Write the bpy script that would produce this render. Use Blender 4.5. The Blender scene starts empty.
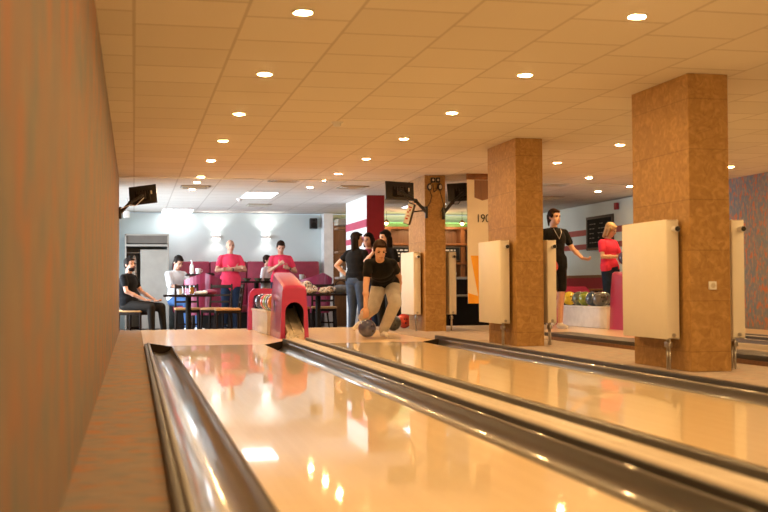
import bpy, bmesh, math, random
from mathutils import Vector, Matrix, Quaternion
random.seed(7)
S = bpy.context.scene
COL = S.collection
V = Vector
PI = math.pi

# ------------------------------------------------------------------ camera, world, light, exposure
F = 1115.0          # focal length in pixels of the 768 px wide frame
CH = 0.62           # camera height above the lanes
_y = V((134-384, 287.6-256, F)).normalized()
_a = -0.0061
_u = V((_a, -1, (31.6+250*_a)/F)).normalized()
_x = _y.cross(_u)
if _x.x < 0: _x = -_x
RW = Matrix((_x, _y, _u))            # world = RW @ camera(x right, y down, z forward)
cam_d = bpy.data.cameras.new('camera'); cam = bpy.data.objects.new('camera', cam_d); COL.objects.link(cam)
rt = RW @ V((1,0,0)); up = RW @ V((0,-1,0)); bk = RW @ V((0,0,-1))
m = Matrix((rt, up, bk)).transposed().to_4x4(); m.translation = (0,0,CH)
cam.matrix_world = m
cam_d.sensor_width = 36; cam_d.lens = 36*F/768
cam_d.clip_end = 100; cam_d.clip_start = 0.05
cam_d.dof.use_dof = True; cam_d.dof.focus_distance = 13.3; cam_d.dof.aperture_fstop = 2.6
S.camera = cam
S.view_settings.view_transform = 'Standard'; S.view_settings.look = 'None'
S.view_settings.gamma = 1; S.view_settings.use_curve_mapping = False
S.view_settings.exposure = 0.0
WARM = (1.0, 0.61, 0.25)
LAMP_W = 860.0
w = bpy.data.worlds.new('world'); S.world = w; w.use_nodes = True
bg = w.node_tree.nodes['Background']; bg.inputs[0].default_value = (0.75, 0.88, 1.0, 1); bg.inputs[1].default_value = 1.0

def area(name, loc, rot, sx, sy, power, color, spread=None):
    l = bpy.data.lights.new(name, 'AREA'); l.shape = 'RECTANGLE'; l.size = sx; l.size_y = sy
    l.energy = power; l.color = color
    if spread: l.spread = spread
    o = bpy.data.objects.new(name, l); COL.objects.link(o); o.location = loc; o.rotation_euler = rot
    return o
# daylight coming in through the windows of the cafe at the back
area('daylight_window', (-1.16, 19.6, 1.0), (0, -PI/2, 0), 1.7, 5.0, 205, (0.80, 0.91, 1.0), math.radians(115))
# pin deck lighting behind the camera (lane ends)
area('pin_deck_light', (3.2, -0.9, 1.9), (math.radians(62), 0, 0), 6.0, 0.3, 90, WARM)

def at(px, py, Y):
    d = RW @ V((px-384, py-256, F)); t = Y/d.y; p = d*t
    return V((p.x, p.y, p.z+CH))

# ------------------------------------------------------------------ materials
def mat(name, c1, c2=None, rough=0.5, metal=0.0, scale=8.0, stretch=(1,1,1), bump=0.0, coat=0.0, detail=4, contrast=(0.35,0.65), emit=None, estr=0, trans=0.0, alpha=1.0, sheen=0.0):
    M = bpy.data.materials.new(name); M.use_nodes = True
    nt = M.node_tree; b = nt.nodes['Principled BSDF']
    c2 = c2 or tuple(x*0.88 for x in c1)
    tc = nt.nodes.new('ShaderNodeTexCoord'); mp = nt.nodes.new('ShaderNodeMapping'); mp.inputs['Scale'].default_value = stretch
    nz = nt.nodes.new('ShaderNodeTexNoise'); nz.inputs['Scale'].default_value = scale; nz.inputs['Detail'].default_value = detail
    cr = nt.nodes.new('ShaderNodeValToRGB')
    cr.color_ramp.elements[0].position = contrast[0]; cr.color_ramp.elements[1].position = contrast[1]
    cr.color_ramp.elements[0].color = (*c1,1); cr.color_ramp.elements[1].color = (*c2,1)
    L = nt.links.new
    L(tc.outputs['Object'], mp.inputs[0]); L(mp.outputs[0], nz.inputs['Vector']); L(nz.outputs[0], cr.inputs[0]); L(cr.outputs[0], b.inputs['Base Color'])
    b.inputs['Roughness'].default_value = rough; b.inputs['Metallic'].default_value = metal
    b.inputs['Coat Weight'].default_value = coat; b.inputs['Coat Roughness'].default_value = 0.05
    b.inputs['Transmission Weight'].default_value = trans
    b.inputs['Sheen Weight'].default_value = sheen
    if rough >= 0.7: b.inputs['Specular IOR Level'].default_value = 0.12
    if bump:
        bp = nt.nodes.new('ShaderNodeBump'); bp.inputs['Strength'].default_value = bump; bp.inputs['Distance'].default_value = 0.01
        L(nz.outputs[0], bp.inputs['Height']); L(bp.outputs[0], b.inputs['Normal'])
    if emit:
        b.inputs['Emission Color'].default_value = (*emit,1); b.inputs['Emission Strength'].default_value = estr
    return M

def speckle(name, base, spots, rough=0.85, scale=9.0, stretch=(1,1,1)):
    """Sponged wallpaper / carpet: base colour with blotches of other colours."""
    M = bpy.data.materials.new(name); M.use_nodes = True
    nt = M.node_tree; b = nt.nodes['Principled BSDF']; L = nt.links.new
    tc = nt.nodes.new('ShaderNodeTexCoord'); mp = nt.nodes.new('ShaderNodeMapping'); mp.inputs['Scale'].default_value = stretch
    L(tc.outputs['Object'], mp.inputs[0])
    prev = None
    for i, (c, lo, hi, sc) in enumerate(spots):
        nz = nt.nodes.new('ShaderNodeTexNoise'); nz.inputs['Scale'].default_value = sc; nz.inputs['Detail'].default_value = 5
        off = nt.nodes.new('ShaderNodeVectorMath'); off.operation = 'ADD'; off.inputs[1].default_value = (13.1*i, 7.7*i, 3.3*i)
        L(mp.outputs[0], off.inputs[0]); L(off.outputs[0], nz.inputs['Vector'])
        mr = nt.nodes.new('ShaderNodeMapRange'); mr.inputs[1].default_value = lo; mr.inputs[2].default_value = hi
        L(nz.outputs[0], mr.inputs[0])
        mx = nt.nodes.new('ShaderNodeMix'); mx.data_type = 'RGBA'
        L(mr.outputs[0], mx.inputs[0])
        if prev is None: mx.inputs[6].default_value = (*base,1)
        else: L(prev, mx.inputs[6])
        mx.inputs[7].default_value = (*c,1); prev = mx.outputs[2]
    L(prev, b.inputs['Base Color']); b.inputs['Roughness'].default_value = rough
    return M

def lane_mat(name, c1, c2, seam, rough=0.35, board=0.027):
    M = bpy.data.materials.new(name); M.use_nodes = True
    nt = M.node_tree; b = nt.nodes['Principled BSDF']; L = nt.links.new
    N = nt.nodes.new
    tc = N('ShaderNodeTexCoord'); sp = N('ShaderNodeSeparateXYZ'); L(tc.outputs['Object'], sp.inputs[0])
    dv = N('ShaderNodeMath'); dv.operation = 'DIVIDE'; dv.inputs[1].default_value = board; L(sp.outputs[0], dv.inputs[0])
    fl = N('ShaderNodeMath'); fl.operation = 'FLOOR'; L(dv.outputs[0], fl.inputs[0])
    wn = N('ShaderNodeTexWhiteNoise'); wn.noise_dimensions = '1D'; L(fl.outputs[0], wn.inputs['W'])
    yy = N('ShaderNodeMath'); yy.operation = 'MULTIPLY_ADD'; yy.inputs[1].default_value = 3.0; L(wn.outputs[0], yy.inputs[0])
    ys = N('ShaderNodeMath'); ys.operation = 'DIVIDE'; ys.inputs[1].default_value = 1.9; L(sp.outputs[1], ys.inputs[0]); L(ys.outputs[0], yy.inputs[2])
    yf = N('ShaderNodeMath'); yf.operation = 'FLOOR'; L(yy.outputs[0], yf.inputs[0])
    cb = N('ShaderNodeCombineXYZ'); L(fl.outputs[0], cb.inputs[0]); L(yf.outputs[0], cb.inputs[1])
    w2 = N('ShaderNodeTexWhiteNoise'); w2.noise_dimensions = '2D'; L(cb.outputs[0], w2.inputs['Vector'])
    mp = N('ShaderNodeMapping'); mp.inputs['Scale'].default_value = (60, 1.2, 60); L(tc.outputs['Object'], mp.inputs[0])
    nz = N('ShaderNodeTexNoise'); nz.inputs['Scale'].default_value = 1.0; nz.inputs['Detail'].default_value = 5; L(mp.outputs[0], nz.inputs['Vector'])
    ad = N('ShaderNodeMath'); ad.operation = 'MULTIPLY_ADD'; ad.inputs[1].default_value = 0.6; L(w2.outputs[0], ad.inputs[0])
    hf = N('ShaderNodeMath'); hf.operation = 'MULTIPLY'; hf.inputs[1].default_value = 0.4; L(nz.outputs[0], hf.inputs[0]); L(hf.outputs[0], ad.inputs[2])
    cr = N('ShaderNodeValToRGB'); cr.color_ramp.elements[0].color = (*c1,1); cr.color_ramp.elements[1].color = (*c2,1); L(ad.outputs[0], cr.inputs[0])
    fr = N('ShaderNodeMath'); fr.operation = 'FRACT'; L(dv.outputs[0], fr.inputs[0])
    lt = N('ShaderNodeMath'); lt.operation = 'LESS_THAN'; lt.inputs[1].default_value = 0.03; L(fr.outputs[0], lt.inputs[0])
    sm = N('ShaderNodeMath'); sm.operation = 'MULTIPLY'; sm.inputs[1].default_value = 0.5; L(lt.outputs[0], sm.inputs[0])
    mx = N('ShaderNodeMix'); mx.data_type = 'RGBA'; L(sm.outputs[0], mx.inputs[0]); L(cr.outputs[0], mx.inputs[6]); mx.inputs[7].default_value = (*seam,1)
    L(mx.outputs[2], b.inputs['Base Color'])
    # slight waviness of the varnish
    n2 = N('ShaderNodeTexNoise'); n2.inputs['Scale'].default_value = 2.2; L(tc.outputs['Object'], n2.inputs['Vector'])
    bp = N('ShaderNodeBump'); bp.inputs['Strength'].default_value = 0.012; bp.inputs['Distance'].default_value = 0.02; L(n2.outputs[0], bp.inputs['Height']); L(bp.outputs[0], b.inputs['Normal'])
    b.inputs['Roughness'].default_value = rough; b.inputs['Coat Weight'].default_value = 0.9; b.inputs['Coat Roughness'].default_value = 0.035; b.inputs['Specular IOR Level'].default_value = 0.25
    return M

def ceiling_mat():
    M = bpy.data.materials.new('ceiling_tiles'); M.use_nodes = True
    nt = M.node_tree; b = nt.nodes['Principled BSDF']; L = nt.links.new; N = nt.nodes.new
    tc = N('ShaderNodeTexCoord'); sp = N('ShaderNodeSeparateXYZ'); L(tc.outputs['Object'], sp.inputs[0])
    def mth(op, a, bb=None, c=None):
        n = N('ShaderNodeMath'); n.operation = op
        for i, v in enumerate((a, bb, c)):
            if v is None: continue
            if isinstance(v, (int, float)): n.inputs[i].default_value = v
            else: L(v, n.inputs[i])
        return n.outputs[0]
    cx = mth('DIVIDE', sp.outputs[0], 0.6); fx = mth('FLOOR', cx); rx = mth('FRACT', cx)
    par = mth('MULTIPLY', mth('FRACT', mth('MULTIPLY', fx, 0.5)), 1.0)       # alternate columns are shifted by half a tile
    cy = mth('ADD', mth('DIVIDE', mth('ADD', sp.outputs[1], 0.14), 0.6), par); ry = mth('FRACT', cy); fy = mth('FLOOR', cy)
    gx = mth('LESS_THAN', mth('MINIMUM', rx, mth('SUBTRACT', 1.0, rx)), 0.016)
    gy = mth('LESS_THAN', mth('MINIMUM', ry, mth('SUBTRACT', 1.0, ry)), 0.018)
    g = mth('MULTIPLY', mth('MAXIMUM', mth('MULTIPLY', gx, 0.8), gy), 0.55)
    cb = N('ShaderNodeCombineXYZ'); L(fx, cb.inputs[0]); L(fy, cb.inputs[1])
    wn = N('ShaderNodeTexWhiteNoise'); wn.noise_dimensions = '2D'; L(cb.outputs[0], wn.inputs['Vector'])
    cr = N('ShaderNodeValToRGB'); cr.color_ramp.elements[0].color = (0.70,0.66,0.60,1); cr.color_ramp.elements[1].color = (0.76,0.72,0.66,1); L(wn.outputs[0], cr.inputs[0])
    mx = N('ShaderNodeMix'); mx.data_type = 'RGBA'; L(g, mx.inputs[0]); L(cr.outputs[0], mx.inputs[6]); mx.inputs[7].default_value = (0.36,0.30,0.25,1)
    L(mx.outputs[2], b.inputs['Base Color']); b.inputs['Roughness'].default_value = 0.85
    nz = N('ShaderNodeTexNoise'); nz.inputs['Scale'].default_value = 160; L(tc.outputs['Object'], nz.inputs['Vector'])
    bp = N('ShaderNodeBump'); bp.inputs['Strength'].default_value = 0.15; bp.inputs['Distance'].default_value = 0.004; L(nz.outputs[0], bp.inputs['Height']); L(bp.outputs[0], b.inputs['Normal'])
    return M

def pillar_mat():
    """Mottled tan stone cladding with horizontal joints."""
    M = bpy.data.materials.new('pillar_stone'); M.use_nodes = True
    nt = M.node_tree; b = nt.nodes['Principled BSDF']; L = nt.links.new; N = nt.nodes.new
    tc = N('ShaderNodeTexCoord')
    n1 = N('ShaderNodeTexNoise'); n1.inputs['Scale'].default_value = 14; n1.inputs['Detail'].default_value = 8; n1.inputs['Distortion'].default_value = 1.4; L(tc.outputs['Object'], n1.inputs['Vector'])
    n2 = N('ShaderNodeTexNoise'); n2.inputs['Scale'].default_value = 3.5; n2.inputs['Detail'].default_value = 3; n2.inputs['Distortion'].default_value = 2.5; L(tc.outputs['Object'], n2.inputs['Vector'])
    cr = N('ShaderNodeValToRGB'); e = cr.color_ramp.elements
    e[0].position = 0.30; e[0].color = (0.33,0.18,0.060,1); e[1].position = 0.68; e[1].color = (0.49,0.29,0.10,1)
    x = e.new(0.5); x.color = (0.39,0.222,0.072,1)
    L(n1.outputs[0], cr.inputs[0])
    # dark veins where the coarse noise crosses its mean
    sb = N('ShaderNodeMath'); sb.operation = 'SUBTRACT'; sb.inputs[1].default_value = 0.5; L(n2.outputs[0], sb.inputs[0])
    ab = N('ShaderNodeMath'); ab.operation = 'ABSOLUTE'; L(sb.outputs[0], ab.inputs[0])
    mr = N('ShaderNodeMapRange'); mr.inputs[1].default_value = 0.0; mr.inputs[2].default_value = 0.012; mr.inputs[3].default_value = 0.35; mr.inputs[4].default_value = 0.0; L(ab.outputs[0], mr.inputs[0])
    sp = N('ShaderNodeSeparateXYZ'); L(tc.outputs['Object'], sp.inputs[0])
    dz = N('ShaderNodeMath'); dz.operation = 'MULTIPLY_ADD'; dz.inputs[1].default_value = 1/0.36; dz.inputs[2].default_value = 0.62; L(sp.outputs[2], dz.inputs[0])
    fz = N('ShaderNodeMath'); fz.operation = 'FRACT'; L(dz.outputs[0], fz.inputs[0])
    lz = N('ShaderNodeMath'); lz.operation = 'LESS_THAN'; lz.inputs[1].default_value = 0.018; L(fz.outputs[0], lz.inputs[0])
    l2 = N('ShaderNodeMath'); l2.operation = 'MULTIPLY'; l2.inputs[1].default_value = 0.45; L(lz.outputs[0], l2.inputs[0])
    mm = N('ShaderNodeMath'); mm.operation = 'MAXIMUM'; L(mr.outputs[0], mm.inputs[0]); L(l2.outputs[0], mm.inputs[1])
    mx = N('ShaderNodeMix'); mx.data_type = 'RGBA'; L(mm.outputs[0], mx.inputs[0]); L(cr.outputs[0], mx.inputs[6]); mx.inputs[7].default_value = (0.16,0.085,0.035,1)
    L(mx.outputs[2], b.inputs['Base Color']); b.inputs['Roughness'].default_value = 0.55
    return M

M = {}
M['wallL'] = speckle('sponged_wallpaper', (0.235,0.165,0.125), [((0.165,0.165,0.15),0.44,0.58,5.0), ((0.33,0.145,0.08),0.51,0.64,7.0), ((0.26,0.20,0.145),0.55,0.7,11.0)], stretch=(1,1.0,0.45))
M['wallR'] = speckle('sponged_wallpaper_blue', (0.20,0.20,0.22), [((0.15,0.20,0.26),0.42,0.6,9.0), ((0.46,0.16,0.09),0.52,0.60,15.0), ((0.28,0.24,0.22),0.5,0.62,22.0)], stretch=(1,1,0.6))
M['carpet'] = speckle('patterned_carpet', (0.27,0.21,0.175), [((0.20,0.19,0.18),0.47,0.6,9.0), ((0.38,0.17,0.09),0.52,0.64,7.0), ((0.30,0.24,0.20),0.55,0.7,14.0)], stretch=(1,1.6,1))
M['strip'] = speckle('pink_grey_carpet', (0.40,0.33,0.285), [((0.33,0.28,0.25),0.47,0.6,12.0), ((0.45,0.28,0.21),0.56,0.68,10.0)])
M['ceil'] = ceiling_mat()
M['pillar'] = pillar_mat(); M['pillar'].node_tree.nodes['Principled BSDF'].inputs['Specular IOR Level'].default_value = 0.3
M['lane'] = lane_mat('maple_lane', (0.84,0.68,0.43), (0.90,0.75,0.50), (0.58,0.41,0.23))
M['approach'] = lane_mat('maple_approach', (0.78,0.57,0.36), (0.85,0.66,0.44), (0.45,0.28,0.14), rough=0.3)
M['approach'].node_tree.nodes['Principled BSDF'].inputs['Coat Weight'].default_value = 0.4
M['approach'].node_tree.nodes['Principled BSDF'].inputs['Coat Roughness'].default_value = 0.12
M['gutter'] = mat('gutter_grey', (0.15,0.14,0.135), (0.125,0.117,0.11), rough=0.32, metal=0.1, scale=30, stretch=(1,0.05,1), coat=0.7)
M['flange'] = mat('gutter_flange', (0.13,0.125,0.12), (0.11,0.105,0.10), rough=0.4, metal=0.1, scale=20)
M['darklip'] = mat('dark_rubber_lip', (0.035,0.032,0.032), (0.028,0.026,0.026), rough=0.45)
M['darkslot'] = mat('dark_slot', (0.03,0.02,0.015), rough=0.7)
M['cream'] = mat('cream_plastic_track', (0.64,0.57,0.47), (0.60,0.53,0.43), rough=0.35, coat=0.2)
M['tan'] = mat('tan_edge', (0.33,0.27,0.20), rough=0.4)
M['white_wall'] = mat('pale_painted_wall', (0.66,0.755,0.765), (0.63,0.725,0.74), rough=0.8, scale=2)
M['white_paint'] = mat('white_paint', (0.80,0.80,0.80), rough=0.6)
M['radiator'] = mat('radiator_enamel', (0.80,0.76,0.67), (0.78,0.74,0.65), rough=0.42)
M['radgrill'] = mat('radiator_grille', (0.60,0.55,0.45), rough=0.5)
M['metal'] = mat('brushed_metal', (0.5,0.48,0.45), rough=0.3, metal=0.9, scale=40)
M['black'] = mat('black_plastic', (0.015,0.014,0.014), (0.022,0.02,0.02), rough=0.35)
M['blackmatte'] = mat('black_matte', (0.02,0.017,0.015), rough=0.7)
M['screen'] = mat('dark_screen', (0.01,0.01,0.012), rough=0.1, coat=0.8)
M['red_plastic'] = mat('crimson_plastic', (0.50,0.035,0.15), (0.45,0.03,0.135), rough=0.28, coat=0.5, scale=3)
M['red_sofa'] = mat('crimson_leather', (0.33,0.03,0.07), (0.27,0.025,0.06), rough=0.4, scale=12, bump=0.1)
M['tub'] = mat('magenta_leather', (0.25,0.018,0.065), (0.21,0.015,0.055), rough=0.4, scale=12)
M['crimson_paint'] = mat('crimson_paint', (0.30,0.006,0.018), (0.27,0.006,0.016), rough=0.6)
M['pink_stripe'] = mat('pink_stripe_paint', (0.46,0.045,0.10), rough=0.6)
M['maroon_stripe'] = mat('maroon_stripe_paint', (0.36,0.07,0.07), rough=0.6)
M['dark_wood'] = mat('dark_stained_wood', (0.016,0.009,0.007), (0.024,0.014,0.009), rough=0.7, scale=10, stretch=(1,1,0.1))
M['tan_seat'] = mat('tan_seat_leather', (0.60,0.30,0.10), rough=0.5)
M['bar_wood'] = mat('orange_bar_wood', (0.27,0.105,0.03), (0.20,0.075,0.02), rough=0.4, scale=6, stretch=(4,4,0.5))
M['brown_wood'] = mat('brown_wood', (0.26,0.12,0.045), (0.19,0.085,0.03), rough=0.4, scale=6, stretch=(4,4,0.5))
M['wardrobe'] = mat('grey_laminate', (0.40,0.37,0.33), (0.37,0.34,0.30), rough=0.5)
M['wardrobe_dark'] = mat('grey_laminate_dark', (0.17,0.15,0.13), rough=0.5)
M['lower_floor'] = mat('cafe_floor', (0.14,0.10,0.08), (0.11,0.08,0.06), rough=0.35)
M['glass'] = mat('clear_glass', (0.9,0.95,0.95), (0.9,0.95,0.95), rough=0.03, trans=1.0)
M['brown_glass'] = mat('brown_bottle_glass', (0.10,0.03,0.01), rough=0.08, coat=0.6)
M['green_glass'] = mat('green_bottle_glass', (0.02,0.09,0.03), rough=0.08, coat=0.6)
M['label'] = mat('paper_label', (0.80,0.76,0.66), rough=0.7)
M['orange'] = mat('orange_drink', (0.95,0.35,0.03), rough=0.2)
M['white_cer'] = mat('white_ceramic', (0.85,0.85,0.83), rough=0.2)
M['chalk'] = mat('white_lettering', (0.75,0.75,0.72), rough=0.8)
M['board'] = mat('black_menu_board', (0.008,0.009,0.009), (0.013,0.015,0.015), rough=0.75)
M['frame_dark'] = mat('dark_frame', (0.05,0.035,0.025), rough=0.5)
M['yellow'] = mat('beer_yellow', (0.88,0.45,0.03), (0.80,0.36,0.02), rough=0.4)
M['banner'] = mat('banner_vinyl', (0.80,0.73,0.62), (0.78,0.71,0.60), rough=0.45)
M['green'] = mat('green_trim', (0.12,0.30,0.10), rough=0.5)
M['skin'] = mat('skin', (0.60,0.32,0.215), (0.54,0.27,0.18), rough=0.5, scale=20)
M['skin_light'] = mat('light_skin', (0.68,0.41,0.29), (0.63,0.37,0.26), rough=0.5, scale=20)
M['lips'] = mat('lips', (0.50,0.16,0.13), rough=0.4)
M['eye'] = mat('dark_eyes', (0.03,0.02,0.015), rough=0.2)
M['hair_dark'] = mat('dark_hair', (0.010,0.006,0.005), (0.016,0.010,0.007), rough=0.7, scale=40, stretch=(6,6,0.5))
M['hair_brown'] = mat('brown_hair', (0.035,0.015,0.008), (0.020,0.009,0.005), rough=0.7, scale=40, stretch=(6,6,0.5))
M['hair_blonde'] = mat('blonde_hair', (0.50,0.33,0.15), (0.32,0.19,0.08), rough=0.5, scale=30, stretch=(6,6,0.5))
M['hair_grey'] = mat('grey_hair', (0.35,0.32,0.28), rough=0.6)
M['cl_black'] = mat('black_jersey', (0.006,0.006,0.007), (0.010,0.010,0.011), rough=0.9, scale=12, sheen=0.05)
M['cl_pink'] = mat('pink_jersey', (0.80,0.035,0.13), (0.72,0.03,0.11), rough=0.8, scale=9)
M['cl_coral'] = mat('coral_pink_jersey', (0.85,0.06,0.13), (0.76,0.05,0.11), rough=0.8, scale=9)
M['cl_white'] = mat('white_cotton', (0.82,0.83,0.86), (0.74,0.76,0.80), rough=0.8, scale=9)
M['jeans'] = mat('blue_denim', (0.045,0.10,0.23), (0.03,0.07,0.17), rough=0.85, scale=14)
M['jeans_dark'] = mat('dark_denim', (0.02,0.035,0.075), (0.015,0.025,0.05), rough=0.85, scale=14)
M['jeans_grey'] = mat('grey_blue_denim', (0.06,0.085,0.13), (0.045,0.06,0.10), rough=0.85, scale=14)
M['cream_cloth'] = mat('cream_linen', (0.56,0.53,0.49), (0.46,0.43,0.40), rough=0.85, scale=10)
M['shoe_white'] = mat('white_shoe', (0.82,0.80,0.78), rough=0.5)
M['shoe_dark'] = mat('dark_shoe', (0.03,0.03,0.035), rough=0.5)
M['sole'] = mat('brown_shoe_leather', (0.22,0.10,0.05), rough=0.5)
M['floral'] = speckle('floral_cloth', (0.60,0.50,0.38), [((0.10,0.08,0.06),0.50,0.54,30.0), ((0.80,0.72,0.6),0.55,0.6,40.0), ((0.45,0.18,0.10),0.56,0.6,26.0)])
M['grey_cloth'] = mat('grey_cloth', (0.16,0.17,0.19), (0.11,0.12,0.14), rough=0.8, scale=12)
for k, c in dict(navy=(0.07,0.08,0.17), charcoal=(0.055,0.055,0.05), red=(0.62,0.06,0.035), yellow=(0.85,0.62,0.03), green=(0.28,0.36,0.05), blue=(0.05,0.085,0.15), grey=(0.13,0.13,0.13), olive=(0.14,0.17,0.11), orange=(0.75,0.25,0.05), pink=(0.75,0.10,0.12), purple=(0.12,0.05,0.16)).items():
    M['ball_'+k] = mat('bowling_ball_'+k, c, tuple(x*0.72 for x in c), rough=0.12, coat=0.8, scale=9, detail=6)
M['lens'] = mat('lamp_lens', (0.9,0.85,0.75), rough=0.4, emit=WARM, estr=LAMP_W)
M['panel'] = mat('lit_panel', (0.9,0.9,0.9), rough=0.4, emit=(0.95,0.97,1.0), estr=7)
M['sconce_glow'] = mat('sconce_glow', (0.9,0.9,0.9), rough=0.4, emit=(1.0,0.93,0.82), estr=9)
M['bulb'] = mat('warm_bulb', (0.9,0.7,0.5), rough=0.4, emit=(1.0,0.62,0.28), estr=18)
M['ledgreen'] = mat('green_led', (0.2,0.6,0.2), rough=0.4, emit=(0.45,1.0,0.35), estr=0.8)

# ------------------------------------------------------------------ mesh helpers
def link(name, me, parent=None, loc=None):
    o = bpy.data.objects.new(name, me); COL.objects.link(o)
    if parent is not None: o.parent = parent
    if loc is not None: o.location = loc
    return o
def tag(o, label=None, cat=None, group=None, kind=None):
    if label: o['label'] = label
    if cat: o['category'] = cat
    if group: o['group'] = group
    if kind: o['kind'] = kind
    return o
def empty(name, loc, label, cat, group=None, rz=0):
    o = link(name, None, None, loc); o.rotation_euler = (0,0,rz); o.empty_display_size = 0.1
    return tag(o, label, cat, group)

class B:
    def __init__(s): s.bm = bmesh.new()
    def _tr(s, vs, loc, rot):
        m = Matrix.Translation(V(loc))
        if rot is not None:
            from mathutils import Euler
            m = m @ (rot.to_4x4() if isinstance(rot, Matrix) else rot.to_matrix().to_4x4() if isinstance(rot, Quaternion) else Euler(rot).to_matrix().to_4x4())
        bmesh.ops.transform(s.bm, matrix=m, verts=vs)
    def box(s, c, d, bev=0.0, rot=None, seg=2):
        r = bmesh.ops.create_cube(s.bm, size=1.0); vs = r['verts']
        bmesh.ops.scale(s.bm, vec=V(d), verts=vs)
        if bev > 0:
            es = list({e for v in vs for e in v.link_edges})
            bb = bmesh.ops.bevel(s.bm, geom=es, offset=min(bev, min(d)*0.45), segments=seg, affect='EDGES', profile=0.5)
            vs = list({v for f in bb['faces'] for v in f.verts} | {v for v in vs if v.is_valid})
        s._tr(vs, c, rot); return s
    def bb(s, x0, x1, y0, y1, z0, z1, bev=0.0): return s.box(((x0+x1)/2,(y0+y1)/2,(z0+z1)/2), (abs(x1-x0),abs(y1-y0),abs(z1-z0)), bev)
    def lathe(s, prof, c=(0,0,0), seg=24, rot=None):
        """prof: list of (r,z); closed to the axis where r is 0"""
        rings = []; vs = []
        for r, z in prof:
            if r < 1e-6: v = s.bm.verts.new((0,0,z)); rings.append([v]); vs.append(v)
            else:
                ring = [s.bm.verts.new((r*math.cos(2*PI*i/seg), r*math.sin(2*PI*i/seg), z)) for i in range(seg)]
                rings.append(ring); vs += ring
        for a, b in zip(rings, rings[1:]):
            for i in range(seg):
                j = (i+1) % seg
                if len(a) == 1 and len(b) == 1: continue
                if len(a) == 1: s.bm.faces.new((a[0], b[j], b[i]))
                elif len(b) == 1: s.bm.faces.new((a[i], a[j], b[0]))
                else: s.bm.faces.new((a[i], a[j], b[j], b[i]))
        s._tr(vs, c, rot); return s
    def cyl(s, p0, p1, r0, r1=None, seg=16):
        r1 = r0 if r1 is None else r1
        p0 = V(p0); p1 = V(p1); d = p1-p0; L = d.length
        q = V((0,0,1)).rotation_difference(d)
        return s.lathe([(0,0),(r0,0),(r1,L),(0,L)], p0, seg, q)
    def cap(s, p0, p1, r0, r1=None, seg=14, k=4):
        r1 = r0 if r1 is None else r1
        p0 = V(p0); p1 = V(p1); d = p1-p0; L = max(d.length, 1e-5)
        q = V((0,0,1)).rotation_difference(d)
        pr = [(0,-r0)] + [(r0*math.cos(a), -r0*math.sin(a)) for a in [PI/2*(1-i/k) for i in range(1,k+1)]]
        pr += [(r1*math.cos(a), L+r1*math.sin(a)) for a in [PI/2*i/k for i in range(0,k)]] + [(0,L+r1)]
        return s.lathe(pr, p0, seg, q)
    def ell(s, c, r, rot=None, seg=20, n=12):
        pr = [(0,-1)] + [(math.cos(a), math.sin(a)) for a in [-PI/2+PI*i/n for i in range(1,n)]] + [(0,1)]
        k0 = len(s.bm.verts); s.bm.verts.ensure_lookup_table()
        s.lathe(pr, (0,0,0), seg); s.bm.verts.ensure_lookup_table()
        vs = list(s.bm.verts)[k0:]
        bmesh.ops.scale(s.bm, vec=V(r), verts=vs); s._tr(vs, c, rot); return s
    def prism(s, pts, axis, a0, a1, bev=0):
        """extrude a closed polygon along an axis: axis 'x' pts=(y,z), 'y' pts=(x,z), 'z' pts=(x,y)"""
        def mk(p, a): return {'x': (a,p[0],p[1]), 'y': (p[0],a,p[1]), 'z': (p[0],p[1],a)}[axis]
        A = [s.bm.verts.new(mk(p,a0)) for p in pts]; C = [s.bm.verts.new(mk(p,a1)) for p in pts]
        n = len(pts); s.bm.faces.new(A); s.bm.faces.new(C[::-1])
        for i in range(n): s.bm.faces.new((A[i], C[i], C[(i+1)%n], A[(i+1)%n]))
        return s
    def tube(s, pts, r, seg=8):
        pts = [V(p) for p in pts]
        for a, b in zip(pts, pts[1:]): s.cap(a, b, r, r, seg, 2)
        return s
    def sweep(s, prof, y0, y1, n=1):
        """open profile (x,z) swept along y"""
        rows = []
        for i in range(n+1):
            y = y0+(y1-y0)*i/n; rows.append([s.bm.verts.new((x,y,z)) for x,z in prof])
        for a, b in zip(rows, rows[1:]):
            for i in range(len(prof)-1): s.bm.faces.new((a[i], a[i+1], b[i+1], b[i]))
        return s
    def mesh(s, name, smooth=True, ang=35):
        bmesh.ops.recalc_face_normals(s.bm, faces=s.bm.faces)
        me = bpy.data.meshes.new(name); s.bm.to_mesh(me); s.bm.free()
        if smooth:
            me.polygons.foreach_set('use_smooth', [True]*len(me.polygons))
            try: me.set_sharp_from_angle(angle=math.radians(ang))
            except Exception: pass
        return me
    def build(s, name, material, parent=None, loc=None, smooth=True, ang=35):
        me = s.mesh(name, smooth, ang); me.materials.append(M[material] if isinstance(material, str) else material)
        return link(name, me, parent, loc)
    def vox(s, name, material, parent=None, loc=None, voxel=0.009, it=5):
        """fuse everything into one continuous surface"""
        bmesh.ops.recalc_face_normals(s.bm, faces=s.bm.faces)
        me = bpy.data.meshes.new(name); s.bm.to_mesh(me); s.bm.free()
        t = bpy.data.objects.new('fuse', me); COL.objects.link(t)
        r = t.modifiers.new('r', 'REMESH'); r.mode = 'VOXEL'; r.voxel_size = voxel
        if it:
            q = t.modifiers.new('s', 'SMOOTH'); q.factor = 0.5; q.iterations = it
        dg = bpy.context.evaluated_depsgraph_get(); dg.update()
        out = bpy.data.meshes.new_from_object(t.evaluated_get(dg))
        bpy.data.objects.remove(t); bpy.data.meshes.remove(me)
        out.name = name; out.polygons.foreach_set('use_smooth', [True]*len(out.polygons))
        out.materials.clear(); out.materials.append(M[material])
        return link(name, out, parent, loc)

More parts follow.
